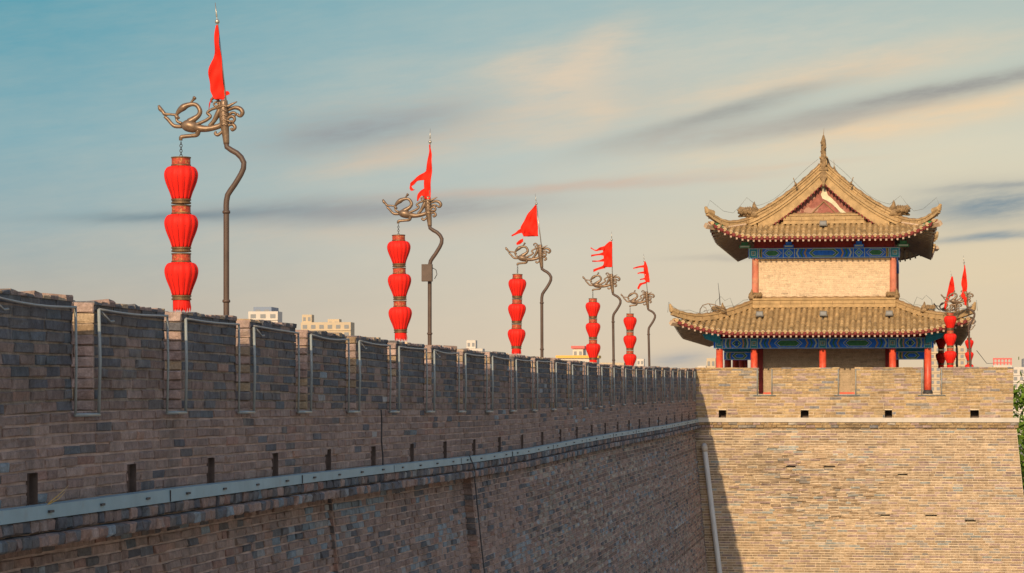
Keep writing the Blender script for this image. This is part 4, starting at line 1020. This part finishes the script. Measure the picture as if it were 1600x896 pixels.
# main ridge and its end ornament
m_ = MB(); strip_along(m_, [(0, yg0-.05, zR), (0, yg1+.05, zR)], .13, .48, steps=((1.2,0,.15),(.8,.15,.35),(1.0,.35,.75),(.8,.75,.88),(1.2,.88,1.0))); mr = m_.build('main_ridge', ['ridge', 'ridgecap'], ur)
for yy_, sg in ((yg0-.06, 1), (yg1+.06, -1)):
    m_ = MB()
    m_.prism([(-.10,-.42),(-.07,-.52),(-.05,-.68),(.05,-.68),(.07,-.52),(.10,-.42),(.19,-.33),(.18,-.18),(.11,-.12),(.10,.0),(-.10,.0),(-.11,-.12),(-.18,-.18),(-.19,-.33)], -.06, .06, 0)
    m_.box((-.22, -.08, -.04), (.22, .3, .03)); 
    m_.prism([(-.16,.03),(.16,.03),(.12,.35),(.14,.5),(.12,.72),(-.12,.72),(-.14,.5),(-.12,.35)], -.05, .35)
    m_.tube([(0,.15,.7),(0,.12,1.0),(.0,.1,1.2),(0,.05,1.38)], [.13,.14,.11,.04], 8)
    for k in range(6): m_.tube([(.06*(-1)**k,-.02,.1+.18*k),(.13*(-1)**k,-.08,.17+.18*k),(.10*(-1)**k,-.08,.25+.18*k)], [.05,.04,.02], 5)
    m_.tube([(0,.05,1.35),(.01,.05,1.5),(.03,.05,1.68)], [.02,.012,.005], 5)
    o = m_.build('ridge_ornament', 'beast', mr, loc=(0, yy_, zR-.02)); o.scale = (.74, 1, .96)
    if sg < 0: o.rotation_euler = (0,0,pi)
# lightning rods, lamp wires along the ridges (string of LED wire held off the ridge)
m_ = MB()
for sx in (-1, 1):
    pts = [(sx*x, yg0-.3, zside(x)+.50+.10*sin(x*2.5)) for x in np.linspace(.2, aU-.3, 12)]; m_.tube(pts, .008, 4)
    p0 = pts[-1]; pts2 = [p0, (sx*(aU+.1), yg0-.35, zs0+.95), (sx*(aU+.35), yg0-.4, zs0+.62), (sx*(A_U-.75), YU+.6, zs0+.35), (sx*(A_U-.4), YU+.3, zs0+.40), (sx*(A_U+.1), YU-.1, zs0+.80), (sx*(A_U+.22), YU-.1, zs0+.45)]; m_.tube(pts2, .008, 4)
tag(m_.build('ridge_wire', 'tube', None, smooth=True), 'thin pale wire strung over the ridges of the upper roof', 'wire').matrix_world = tw.matrix_basis if False else tw.matrix_world
wire_objs = [bpy.data.objects['ridge_wire']]
m_ = MB()
for sx in (-1, 1):
    H = HIPL[0] if sx < 0 else HIPL[2]
    pts = [(p[0], p[1]-.05, p[2]+.34+.05*sin(i*1.7)) for i, p in enumerate(H[1:])]+[(H[-1][0]+sx*.12, H[-1][1], H[-1][2]+.5), (H[-1][0]+sx*.16, H[-1][1], H[-1][2]+.1)]
    m_.tube(pts, .008, 4)
    q = H[6]; m_.tube([(q[0]-sx*.35, q[1], q[2]+.35), (q[0]-sx*.2, q[1], q[2]+.72), (q[0], q[1], q[2]+.62), (q[0]+sx*.15, q[1], q[2]+.78), (q[0]+sx*.35, q[1], q[2]+.6), (q[0]+sx*.4, q[1], q[2]+.3)], .010, 4)
wire_objs.append(tag(m_.build('ridge_wire', 'tube', None, smooth=True), 'thin pale wire strung over the hips of the lower roof', 'wire'))
# scrolled iron bracket and rod on the lower left hip
m_ = MB(); q = HIPL[0][9]; q = np.array(q)+np.array([0,0,.26])
def sc_(a): return [(q[0]+x, q[1], q[2]+z) for x, z in a]
m_.tube(sc_([(-.42,-.05),(-.40,.15),(-.30,.30),(-.10,.36),(.15,.32),(.40,.22),(.62,.12)]), .018, 6)
m_.tube(sc_([(-.05,.34),(.05,.18),(.0,.02),(-.10,-.02),(-.14,.06),(-.08,.12)]), .014, 6); m_.tube(sc_([(-.28,.25),(-.18,.2),(-.16,.1),(-.26,.08)]), .012, 6)
m_.tube(sc_([(.2,.28),(.15,.12),(.24,.06),(.3,.12)]), .012, 6)
wire_objs.append(tag(m_.build('scroll_bracket', 'bronze', None, smooth=True), 'small scrolled iron bracket on the lower roof\'s left hip', 'bracket'))
m_ = MB(); q2 = np.array(HIPL[0][7]); m_.tube([(q2[0], q2[1], q2[2]+.5), (q2[0]-.03, q2[1], q2[2]+.9), (q2[0]-.08, q2[1], q2[2]+1.35)], [.018,.014,.006], 6)
wire_objs.append(tag(m_.build('lightning_rod', 'rust_iron', None, smooth=True), 'thin lightning rod standing on the lower roof\'s left hip', 'lightning rod'))
for sx in (-1, 1):
    m_ = MB(); x = sx*1.05; z = zside(1.05)+.3; m_.tube([(x, yg0-.2, z), (x+sx*.10, yg0-.25, z+.30)], [.02,.015], 6); m_.tube([(x+.0, yg0-.2, z), (x+sx*.02, yg0-.25, z+.12)], [.05,.03], 6)
    wire_objs.append(tag(m_.build('wire_holder', 'beast', None, smooth=True), 'small wire holder on the %s slope of the upper gable ridge' % ('left' if sx < 0 else 'right'), 'wire holder'))
# floodlights
FLX = [(-2.42, 1.55, 'left end of the lower roof\'s front slope'), (0.02, 1.55, 'middle of the lower roof\'s front slope'), (2.52, 1.55, 'right end of the lower roof\'s front slope'), (0.0, YU+.78, 'front slope of the upper roof')]
flp = None
for (x, y, w_) in FLX:
    z = (zcL(y/RUN_L) if y < YU+.5 or w_.find('lower') >= 0 else zcU((y-YU)/RUN_U))+.14
    if flp is None:
        fl = thing('floodlight', '', 'floodlight'); 
        m_ = MB(); m_.prism([(-.15,-.02),(.15,-.02),(.13,.18),(-.13,.18)], -.12, .10); m_.build('casing', 'lamphead', fl)
        m_ = MB(); m_.tube([(-.05,0,-.16),(-.05,0,.0)], .02, 6); m_.tube([(.06,0,-.17),(.06,0,.0)], .02, 6); m_.box((-.12,-.05,-.19),(.12,.06,-.15)); m_.build('bracket', 'lamphead', fl)
        m_ = MB(); m_.box((-.11,-.128,.02),(.11,-.121,.14)); m_.build('lens', 'glassy', fl); flp = fl
    else: fl = copytree(flp)
    fl['label'] = 'small grey floodlight on the '+w_; fl['group'] = 'floodlights on the tower roofs'
    fl.location = (x, y, z); wire_objs.append(fl)
from mathutils import Matrix
TM = Matrix.Translation((TXC, YE, TZ0)) @ Matrix.Rotation(RZ, 4, 'Z')
for o in wire_objs:
    l = Vector(o.location); o.location = TM @ l; o.rotation_euler = (0,0,RZ)

# ================================================================== lamp posts, flags, lantern strings
SCL = 115.0; ZB = .9
def lp(z): # zoom coordinates of the dragon -> local x,z
    return ((z[0]/10.54+240-353)/SCL, (HZ-(z[1]/10.54+140))/SCL+ZB)
def spline(pts, n):
    P_ = np.array(pts, float); t = np.concatenate([[0], np.cumsum(np.linalg.norm(np.diff(P_[:, :2], axis=0), axis=1))]); t /= t[-1]
    tt = np.linspace(0, 1, n); out = np.zeros((n, P_.shape[1]))
    # catmull-rom through the points
    Q = np.vstack([2*P_[0]-P_[1], P_, 2*P_[-1]-P_[-2]])
    for i, x in enumerate(tt):
        k = min(len(P_)-2, max(0, np.searchsorted(t, x, 'right')-1)); u = (x-t[k])/(t[k+1]-t[k]+1e-9)
        a, b, c, d = Q[k], Q[k+1], Q[k+2], Q[k+3]
        out[i] = .5*((2*b)+(-a+c)*u+(2*a-5*b+4*c-d)*u*u+(-a+3*b-3*c+d)*u**3)
    return out
post = thing('lamp_post', '', 'lamp post')
m_ = MB()
pc = [(413,-60),(413,20),(428,40),(474,68),(500,108),(492,150),(455,212),(420,262),(413,305),(413,345),(413,500),(413,700),(413,860)]
pp = [((220+a/3.09-353)/SCL, (HZ-(220+b/3.09))/SCL+ZB) for a, b in pc]; pp[-1] = (pp[-1][0], 0)
sp_ = spline([(x, z, 0) for x, z in pp], 60); rad = np.interp(np.linspace(0,1,60), [0,.25,.4,1], [.036,.04,.04,.042])
sp_[sp_[:,1] < 0, 1] = 0
m_.tube([(a, 0, b) for a, b, _ in sp_], rad, 12); pole_o = m_.build('pole', 'pole', post, smooth=True)
for zy in (345, 775): 
    m_ = MB(); z = (HZ-(220+zy/3.09))/SCL+ZB; m_.lathe([(.05,-.02),(.056,0),(.05,.02)], (pp[-1][0], 0, z), 14); m_.build('collar', 'pole', pole_o, smooth=True)
# dragon sculpture
m_ = MB()
D_ = lambda L, n=None, yo=0.0, flat=1.0: (lambda s_: m_.tube([(lp((a,b))[0], yo, lp((a,b))[1]) for a, b, r in s_], [max(.004, 1.18*r/10.54/SCL) for a, b, r in s_], 8, flat=flat))(spline(L, n or 5*len(L)))
D_([(345,415,18),(400,340,38),(470,285,50),(540,250,38),(620,235,30),(690,250,30),(740,310,32),(752,370,35),(720,430,36),(650,480,45),(570,530,55)], 44)
D_([(440,585,35),(500,585,75),(570,590,88),(650,615,80),(720,630,58),(850,645,45),(960,632,42),(1080,600,40),(1140,560,45)], 36)
D_([(590,215,12),(640,160,20),(662,130,30),(675,115,18)]); D_([(50,245,16),(75,300,30),(120,345,24),(155,390,26),(230,395,18),(335,405,18)])
D_([(150,430,20),(210,480,25),(270,550,25),(330,592,28),(440,600,28)]); D_([(335,405,24),(370,450,32),(410,460,10)]); D_([(345,460,15),(370,515,20),(440,548,22)])
D_([(720,670,45),(700,740,32),(600,755,28),(480,765,28),(432,778,30),(425,830,24)], 30)
D_([(690,575,25),(800,530,24),(865,500,24),(935,440,22),(880,385,22),(930,340,20),(1000,310,22),(1090,290,26)], 34, -.01)
D_([(910,600,30),(985,515,32),(1035,430,40),(1075,350,40),(1130,300,36)], None, .012)
D_([(1095,270,20),(1075,190,18),(1005,140,20),(950,170,18),(965,215,12)], 24, -.02); D_([(1080,250,16),(1035,285,16),(995,245,15),(1035,210,15),(1075,235,14)], 22, -.03)
D_([(1080,290,26),(1220,287,24),(1300,250,18),(1390,208,6)], None, -.03)
D_([(1230,335,24),(1340,300,28),(1430,325,32),(1468,385,32),(1435,440,24),(1385,425,18),(1395,395,12)], 30, .01)
D_([(1190,530,20),(1250,465,22),(1310,450,24),(1345,495,22),(1310,545,20),(1280,515,14)], 26, -.02)
D_([(1130,650,22),(1240,592,20),(1310,580,24),(1345,630,26),(1300,672,22),(1275,638,14)], 26, .0)
D_([(1200,640,22),(1110,715,22),(1055,750,24),(1012,722,20),(1035,690,12)], 24, -.015)
D_([(1210,430,20),(1290,380,20),(1350,400,18),(1330,440,12)], 20, .03); D_([(1150,560,20),(1230,520,18),(1290,550,16)], 12, -.04)
D_([(1160,180,50),(1155,330,68),(1165,500,72),(1175,640,60),(1190,780,50),(1200,900,42)], 24)
for k in range(5): D_([(1110+10*k,300+75*k,18),(1170,270+75*k,20),(1225,300+75*k,14)], 10, -.055)
dr = m_.build('sculpted_arm', 'bronze', post, smooth=True)
hookx, hookz = lp((430, 850))
# flagpole as its own part, pivot at its base
fp = MB(); zb = (HZ-160)/SCL+ZB; zt = (HZ-33)/SCL+ZB
fp.tube([(0,0,-.1),(0,0,zt-zb)], .013, 8)
flagpole = fp.build('flagpole', 'silver', post, smooth=True, loc=(0,0,zb))
b_ = MB(); b_.lathe([(.005,-.035),(.028,-.02),(.034,0),(.028,.02),(.01,.036),(.006,.06),(.012,.07),(.004,.26)], (0,0,zt-zb), 12); b_.build('finial', 'silver', flagpole, smooth=True)
FPL = zt-zb
# lantern string prototype: origin at the hook
ls = thing('lantern_string', '', 'lantern string')
m_ = MB(); 
for k in range(6): 
    r_ = .018; c = -.02-.035*k; ring = [(r_*cos(t) if k % 2 else 0, 0 if k % 2 else r_*cos(t), c+r_*1.3*sin(t)) for t in np.linspace(0, 2*pi, 9)]; m_.tube(ring, .005, 5)
m_.build('chain', 'rust_iron', ls)
Z0 = -.215; PITCHL = .655
for k in range(3):
    z = Z0-PITCHL*k; q = MB()
    pr = [(.125,-.115),(.19,-.135),(.226,-.185),(.236,-.245),(.222,-.32),(.195,-.395),(.165,-.465),(.140,-.535),(.128,-.57)]
    P2 = spline([(r, zz_, 0) for r, zz_ in pr], 22); q.lathe([(a, b) for a, b, _ in P2[::-1]], (0,0,z), 64, lobes=14, amp=.085)
    for j in range(14):
        t = 2*pi*(j+.5)/14; q.tube([((a*(1-.085)+.004)*cos(t), (a*(1-.085)+.003)*sin(t), z+b) for a, b, _ in P2[::-3]], .006, 5, mi=1)
    ln = q.build('lantern', ['lantern', 'lanternseam'], ls, smooth=True)
    q = MB(); q.lathe([(.120,-.118),(.128,-.115),(.128,-.01),(.120,0)], (0,0,z), 24)
    for (a, b) in ((-.012, .006), (-.118, -.098)): q.lathe([(.128,a),(.136,a+.002),(.136,b-.002),(.128,b)], (0,0,z), 24, mi=1)
    cp_ = q.build('lantern_cap', ['lanterncap', 'lanternrim'], ln)
    q = MB(); q.lathe([(.122,-.634),(.136,-.63),(.136,-.612),(.124,-.608),(.124,-.59),(.136,-.586),(.136,-.568),(.122,-.564)], (0,0,z), 24); q.build('lantern_rim', 'lanternrim', ln)
q = MB(); z = Z0-PITCHL*2-.632
nT = 26
for k in range(nT):
    t = 2*pi*k/nT; dt = 2*pi/nT*.52; l_ = .16+random.uniform(-.015,.03); r1 = .118+random.uniform(-.01,.015)
    q.add([(.118*cos(t-dt),.118*sin(t-dt),z),(.118*cos(t+dt),.118*sin(t+dt),z),(r1*cos(t+dt),r1*sin(t+dt),z-l_*.6),(r1*cos(t+dt*.5),r1*sin(t+dt*.5),z-l_),(r1*cos(t-dt),r1*sin(t-dt),z-l_*.6)], [(0,1,2,3,4)])
q.build('tassel_skirt', 'lantern', ls)

def flag_mesh(name, strips, conv, amp=.05):
    m_ = MB()
    for st in strips:
        S_ = spline([tuple(c)+(0,) if False else tuple(c) for c in st], 5*(len(st)-1)+1) if len(st) > 2 else np.array([np.array(st[0])+(np.array(st[1])-np.array(st[0]))*k/6 for k in range(7)])
        n = len(S_); K = 14; V = []
        for i, (xl, yl, xr, yr) in enumerate(S_):
            for k in range(K+1):
                u = k/K; x = xl+(xr-xl)*u; y = yl+(yr-yl)*u; X, Z = conv(x, y)
                V.append((X, amp*.8*sin(X*21+Z*6+1)*(.4+.6*(1-u))+.03*sin(Z*15+X*9)+.012*sin(X*47-Z*20), Z))
        m_.add(V, [(i*(K+1)+k, i*(K+1)+k+1, (i+1)*(K+1)+k+1, (i+1)*(K+1)+k) for i in range(n-1) for k in range(K)])
    o = m_.build(name, 'flag', None, smooth=True)
    sd = o.modifiers.new('thickness', 'SOLIDIFY'); sd.thickness = .006
    return o
def hrow(L): return [(a, y, b, y) for (y, a, b) in L]
FLAGS = {
 0: (3.735, 220, 0, [hrow([(150,443,453),(200,438,460),(300,430,470),(380,412,478),(440,402,482),(500,410,487),(540,415,490),(585,440,490)]), [(485,535,488,560),(505,532,505,556),(520,545,520,552)], [(420,585,425,560),(402,605,412,600),(392,640,402,625)]]),
 1: (2.4216, 580, 190, [hrow([(88,220,224),(130,219,230),(180,210,232),(210,203,230),(250,200,227),(295,205,225)]), [(208,222,212,185),(180,226,182,206),(158,240,155,226),(146,250,148,236),(150,262,158,254),(158,262,166,258)], [(205,250,206,285),(190,262,194,282),(178,278,184,292),(174,300,178,302)]]),
 2: (2.986, 770, 290, [hrow([(92,200,204),(120,174,206),(150,154,208),(180,138,210),(205,130,211),(238,144,213)]), [(150,200,150,222),(125,205,130,222),(104,220,108,230),(88,232,90,238)], [(142,248,144,262),(125,256,130,272),(108,268,112,278)]]),
 3: (2.986, 770, 290, [hrow([(262,545,557),(280,524,558),(300,515,558),(330,517,558),(360,520,558),(382,512,558)]), [(525,282,522,303),(500,290,500,303),(478,300,480,306),(458,288,456,293)], [(520,310,520,328),(495,318,495,326),(460,324,460,332)], [(522,340,522,356),(495,350,495,356),(464,350,464,356)], [(530,365,525,386),(500,380,500,392),(470,392,470,404)]]),
 4: (2.986, 770, 290, [hrow([(355,708,713),(380,705,722),(410,706,728),(440,710,732),(453,716,733)]), [(708,372,708,384),(685,376,685,384),(655,384,655,389)], [(708,400,708,412),(690,404,690,411),(676,408,676,414)], [(712,430,712,441),(700,434,700,440),(688,437,688,442)], [(716,448,716,458),(698,454,700,462),(685,458,690,470),(674,480,682,486)]]),
 5: (8.956, 1450, 400, [hrow([(130,508,518),(200,500,528),(300,478,540),(400,465,550),(450,478,548),(500,480,542),(560,462,540),(620,500,540),(695,515,540)])]),
 6: (8.956, 1450, 400, [hrow([(290,330,348),(350,310,358),(430,290,370),(500,275,370),(565,262,352)]), [(262,560,320,560),(248,610,296,610),(232,680,266,680),(220,750,246,758)]]),
}
# (neck px, finial px, finial y, base px, px per metre, place words)
POSTS = [(353, 339, 33, 353, 115.0, 'nearest, largest', 'above the second gap of the long wall'),
         (671, 672, 222, 671, 78.7, 'second nearest', 'with a small box on its shaft'),
         (846, 838, 318, 847, 59.9, 'third nearest', 'whose flag is a broad triangle'),
         (957, 956, 375, 960, 49.4, 'fourth nearest', 'whose flag is torn into four ribbons'),
         (1012, 1007, 408, 1017, 44.2, 'fifth nearest', 'nearest the tower on its left'),
         (1511, 1507, 410, 1521, 40.0, 'right-hand', 'just right of the tower with its finial highest'),
         (1494, 1487, 432, 1496, 36.5, 'far', 'behind the lower roof\'s right tip, finial second highest')]
FL_L = ['long narrow red flag hanging limp on the nearest lamp post', 'red flag with two curling tails on the second lamp post, above the brown box', 'broad triangular red flag with a torn tail on the third lamp post',
        'red flag torn into four ribbons streaming left on the fourth lamp post', 'small ragged red flag with short ribbons on the post nearest the tower\'s left', 'tall furled red flag right of the tower, highest of the pair', 'lower furled red flag with a trailing tail, in the pair right of the tower']
LS_L = ['largest string of three red lanterns, hanging from the nearest lamp post', 'string of three red lanterns hanging left of the post with the box', 'string of three red lanterns under the broad triangular flag', 'string of three red lanterns under the four-ribbon flag',
        'string of three red lanterns nearest the tower\'s left side', 'bright string of three red lanterns in front of the lower roof\'s right tip', 'dark shaded string of red lanterns under the lower roof\'s right eave']
first_post = True; first_ls = True
for i, (nx, fx_, fy, bx, sc, w1, w2) in enumerate(POSTS):
    if i == 5: sc = F/(DY+.74)*ray(nx, 640)[1]
    D = F/sc
    X, Y, Z = atdepth(nx, 640, D)
    zball = (HZ-fy)/sc                                   # above eye
    zbase = EYE+zball-((HZ-33)/SCL+ZB)
    p = post if first_post else copytree(post); first_post = False
    p.location = (X, Y, zbase)
    p['label'] = w1+' brown lamp post with sculpted arm, '+w2; p['group'] = 'lamp posts along the wall'
    h0 = (HZ-200)/SCL+ZB
    # lean of the lower shaft about the neck
    lean = math.atan(((bx-nx)/sc)/h0)
    ftilt = math.atan(((fx_-nx)/sc)/FPL)
    for ch in p.children:
        if ch.name.startswith('flagpole'): ch.rotation_euler = (0, ftilt, 0)
    p.rotation_euler = (0, -lean, 0)
    # when leaning the base moves: keep the neck in place
    p.location = (X+h0*math.sin(lean)*1.0, Y, zbase)
    if True:
        for ch in p.children:
            if ch.name.startswith('flagpole'): ch.rotation_euler = (0, ftilt+lean, 0)
    Mx = Matrix.Translation(p.location) @ Matrix.Rotation(-lean, 4, 'Y')
    s_ = ls if first_ls else copytree(ls); first_ls = False
    s_.location = Mx @ Vector((hookx, 0, hookz)); s_['label'] = LS_L[i]; s_['group'] = 'lantern strings on the lamp posts'
    s_.rotation_euler = (R(random.uniform(-1,1)), R([0,-1.2,1.0,.2,.3,0,0][i]), R(random.uniform(0,40)))
    zf, ox, oy, strips = FLAGS[i]
    def conv(x, y): return (ox+x/zf-nx)/sc, (HZ-(oy+y/zf))/sc
    fo = flag_mesh('flag', strips, conv); fo.location = (X, Y-.05, EYE)
    tag(fo, FL_L[i], 'flag', 'red flags on the lamp posts')
    if i == 1:
        cb_ = MB(); zc = (HZ-427)/sc; cb_.box((-.11,-.12,-.17), (.10,-.02,.17)); cb_.box((-.10,-.128,-.16),(.09,-.121,.16))
        bx_ = cb_.build('control_box', 'pole', None, loc=(X+(669-nx)/sc, Y-.02, EYE+zc)); tag(bx_, 'brown metal control box clamped to the second lamp post\'s shaft', 'control box')
        m_ = MB(); m_.tube([(.10,-.05,.1),(.17,-.05,.06),(.19,-.05,-.03),(.14,-.05,-.12)], .008, 5); m_.build('cable_loop', 'dark', bx_, smooth=True)
# a third string right of the tower (its post stands behind the roof tip, arm turned the other way)
p = copytree(post); D = F/29.0; X, Y, Z = atdepth(1496, 640, D); zb_ = EYE+5.75-((HZ-33)/SCL+ZB)-.05
p.location = (X, Y, zb_); p.rotation_euler = (0, 0, pi); p['label'] = 'lamp post facing the other way behind the lower roof\'s right tip, mostly hidden'
for ch in p.children:
    if ch.name.startswith('flagpole'): ch.rotation_euler = (0,0,0)
s_ = copytree(ls); s_.location = Vector(p.location)+Vector((-hookx, 0, hookz)); s_['label'] = 'half-hidden string of red lanterns just right of the bright one, against the post'
s_.rotation_euler = (0,0,.3)

# ================================================================== far things
def window_grid(m_, x0, x1, z0, z1, y, nx, nz, mi, fill=.5):
    for i in range(nx):
        for j in range(nz):
            cx = x0+(x1-x0)*(i+.5)/nx; cz = z0+(z1-z0)*(j+.5)/nz; w = (x1-x0)/nx*fill/2; h = (z1-z0)/nz*.28
            m_.box((cx-w, y-.12, cz-h), (cx+w, y-.02, cz+h), None, mi)
def building(label, Y, blocks, extra=None, name='apartment_building'):
    """blocks: (px0, px1, ytop, depth, wallmat, roofmat, dy)"""
    Y *= 3; blocks = [(a, b_, c, d_*1.5, e_, f_, g_*2) for a, b_, c, d_, e_, f_, g_ in blocks]
    cx = onY((blocks[0][0]+blocks[0][1])/2, 600, Y)[0]
    b = thing(name, label, 'building', (cx, Y, 0), 'distant buildings beyond the wall')
    for (p0, p1, yt, dpt, wm, rm, dy_) in blocks:
        x0, zt = onY(p0, yt, Y+dy_); x1, _ = onY(p1, yt, Y+dy_); x0 -= cx; x1 -= cx
        m_ = MB(); m_.box((x0, dy_, 0), (x1, dy_+dpt, zt)); m_.build('wall_block', wm, b)
        if rm: m_ = MB(); m_.box((x0-.6, dy_-.6, zt+.01), (x1+.6, dy_+dpt+.6, zt+1.0)); m_.build('roof', rm, b)
        nx_ = max(2, int((x1-x0)/3.2)); nv = 4 if Y < 1000 or p0 > 1440 else 2
        if p0 > 1575 or p0 == 1452: nv = 7; nx_ = max(3, int((x1-x0)/2.4))
        if dpt < 5: nx_, nv = 2, 1
        for j in range(nv):
            zc_ = zt-1.8-3*j; bm = MB(); bm.box((x0, dy_-.35, zt-3*j-3.35), (x1, dy_-.01, zt-3*j-3.1)); bm.build('floor_band', wm, b)
            for i_ in range(nx_):
                xc_ = x0+(x1-x0)*(i_+.5)/nx_; w_ = (x1-x0)/nx_*.27; m_ = MB(); m_.box((xc_-w_, dy_-.1, zc_-.75), (xc_+w_, dy_-.02, zc_+.75)); m_.build('window', 'glassy', b)
    return b
b = building('pale apartment block with blue-grey upper windows beyond the second merlon', 330, [(388,434,487,5,'white',None,0), (396,424,480,8,'bluegrey',None,3)])
b = building('cream stepped apartment block beyond the fourth merlon, left of the second lantern string', 350, [(470,548,504,5,'cream',None,0),(472,487,492  ,3,'cream',None,2),(512,530,499  ,3,'cream',None,2)])
b = building('small white block peeping over the wall left of the third lantern string', 360, [(728,754,545,4,'white',None,0),(729,743,532,3,'white',None,2)])
b = building('white building with yellow roof edge and rooftop hut, beyond the fourth lantern string', 330, [(871,933,560,5,'white','yellow',0),(895,911,545,6,'white','redroof',3)])
b = building('low pale block between the fourth and fifth lamp posts', 420, [(936,975,567,10,'cream',None,0),(995,1006,561,3,'white',None,2)])
b = building('cream block beside the tower\'s left column, beyond the wall corner', 300, [(1104,1118,560,10,'cream',None,0),(1090,1103,572,3,'white',None,3)])
b = building('pale high-rise seen behind the lanterns right of the tower', 420, [(1452,1508,541,6,'cream',None,0)])
b = building('white building with a red rooftop frame, above the bastion\'s right merlon', 300, [(1552,1581,571,4,'white',None,0)])
# red roof frame
cx = b.location[0]; m_ = MB(); x0, zt = onY(1553, 562, 900); x1, _ = onY(1580, 562, 900); x0 -= cx; x1 -= cx; zb_ = onY(1553, 573, 900)[1]
for k in range(6): x = x0+(x1-x0)*k/5; m_.box((x-.2, 1, zb_-.2), (x+.2, 1.4, zt))
m_.box((x0-.3, .9, zt), (x1+.3, 1.5, zt+.5)); m_.box((x0-.3, .9, (zt+zb_)/2-.15), (x1+.3, 1.48, (zt+zb_)/2+.25)); m_.build('rooftop_frame', 'redroof', b)
b = building('pale tower block at the right edge behind the trees', 380, [(1582,1640,574,16,'white',None,0),(1600,1660,560,16,'white',None,25)])
# slack wire on the right
m_ = MB(); p0 = atdepth(1526, 548, 102); p1 = atdepth(1552, 568, 160); m_.tube([p0, tuple((np.array(p0)+np.array(p1))/2+np.array([0,0,-.25])), p1], .012, 5); tag(m_.build('cable', 'dark', smooth=True), 'thin slack wire running right from the lamp post beside the tower', 'cable')

# people's side: ground
m_ = MB(); m_.box((-1500, -300, -1), (1500, 4000, 0)); gd = m_.build('ground', 'grass'); gd['kind'] = 'structure'
# trees right of the bastion
def tree(x, y, h, r, label):
    t = thing('broadleaf_tree', label, 'tree', (x, y, 0), 'trees beside the bastion')
    m_ = MB(); m_.tube([(0,0,0),(.1,0,h*.3),(-.05,.1,h*.6),(0,0,h*.85)], [.28,.22,.14,.05], 10)
    for k in range(7):
        a = k*2.4; z0 = h*(.3+.07*k); m_.tube([(0,0,z0),(r*.4*cos(a), r*.4*sin(a), z0+h*.12),(r*.75*cos(a), r*.75*sin(a), z0+h*.2)], [.11,.07,.02], 6)
    m_.build('trunk', 'bark', t, smooth=True)
    n = 5200; lo = h*.18
    cl = []
    for k in range(46):
        a = random.uniform(0, 2*pi); zz_ = random.uniform(lo, h); f = math.sqrt(max(.05, 1-((zz_-h*.52)/(h*.52))**2)); rr_ = r*f*random.uniform(.45, 1.0); cl.append((rr_*cos(a), rr_*sin(a), zz_, random.uniform(.5, 1.1)))
    cl = np.array(cl); idx = rng.integers(0, len(cl), n); pos = cl[idx, :3]+rng.normal(0, 1, (n, 3))*cl[idx, 3:4]*.5
    tone = rng.normal(1, .25, n)*np.array([.7+.6*((k*37 % 11)/11) for k in idx])
    V = []; Fc = []; C = []
    for k in range(n):
        a = rng.normal(0, 1, 3); a /= np.linalg.norm(a); b = np.cross(a, rng.normal(0, 1, 3)); b /= np.linalg.norm(b); s = .11+.08*rng.random()
        V += [pos[k]-a*s, pos[k]+b*s*.55, pos[k]+a*s, pos[k]-b*s*.55]; Fc.append((4*k, 4*k+1, 4*k+2, 4*k+3)); C.append(np.clip(np.array((.14,.25,.035))*tone[k], .01, .4))
    m_ = MB(); m_.add(V, Fc, C); m_.build('crown', 'leaf', t)
TL = ['leafy green tree nearest the bastion\'s right edge', 'green tree just behind the nearest one at the bastion\'s right edge', 'taller green tree farther right of the bastion', 'green tree outside the right edge, beside the bastion', 'far green tree at the right edge below the pale tower block']
for k, (px_, Yt, h, r) in enumerate([(1600,117,12.9,3.0), (1612,126,13.2,3.2), (1640,140,13.9,3.4), (1680,120,12.5,3.4), (1622,165,13.0,4.0)]):
    x, _ = onY(px_, 640, Yt); tree(x+1.2, Yt, h, r, TL[k])
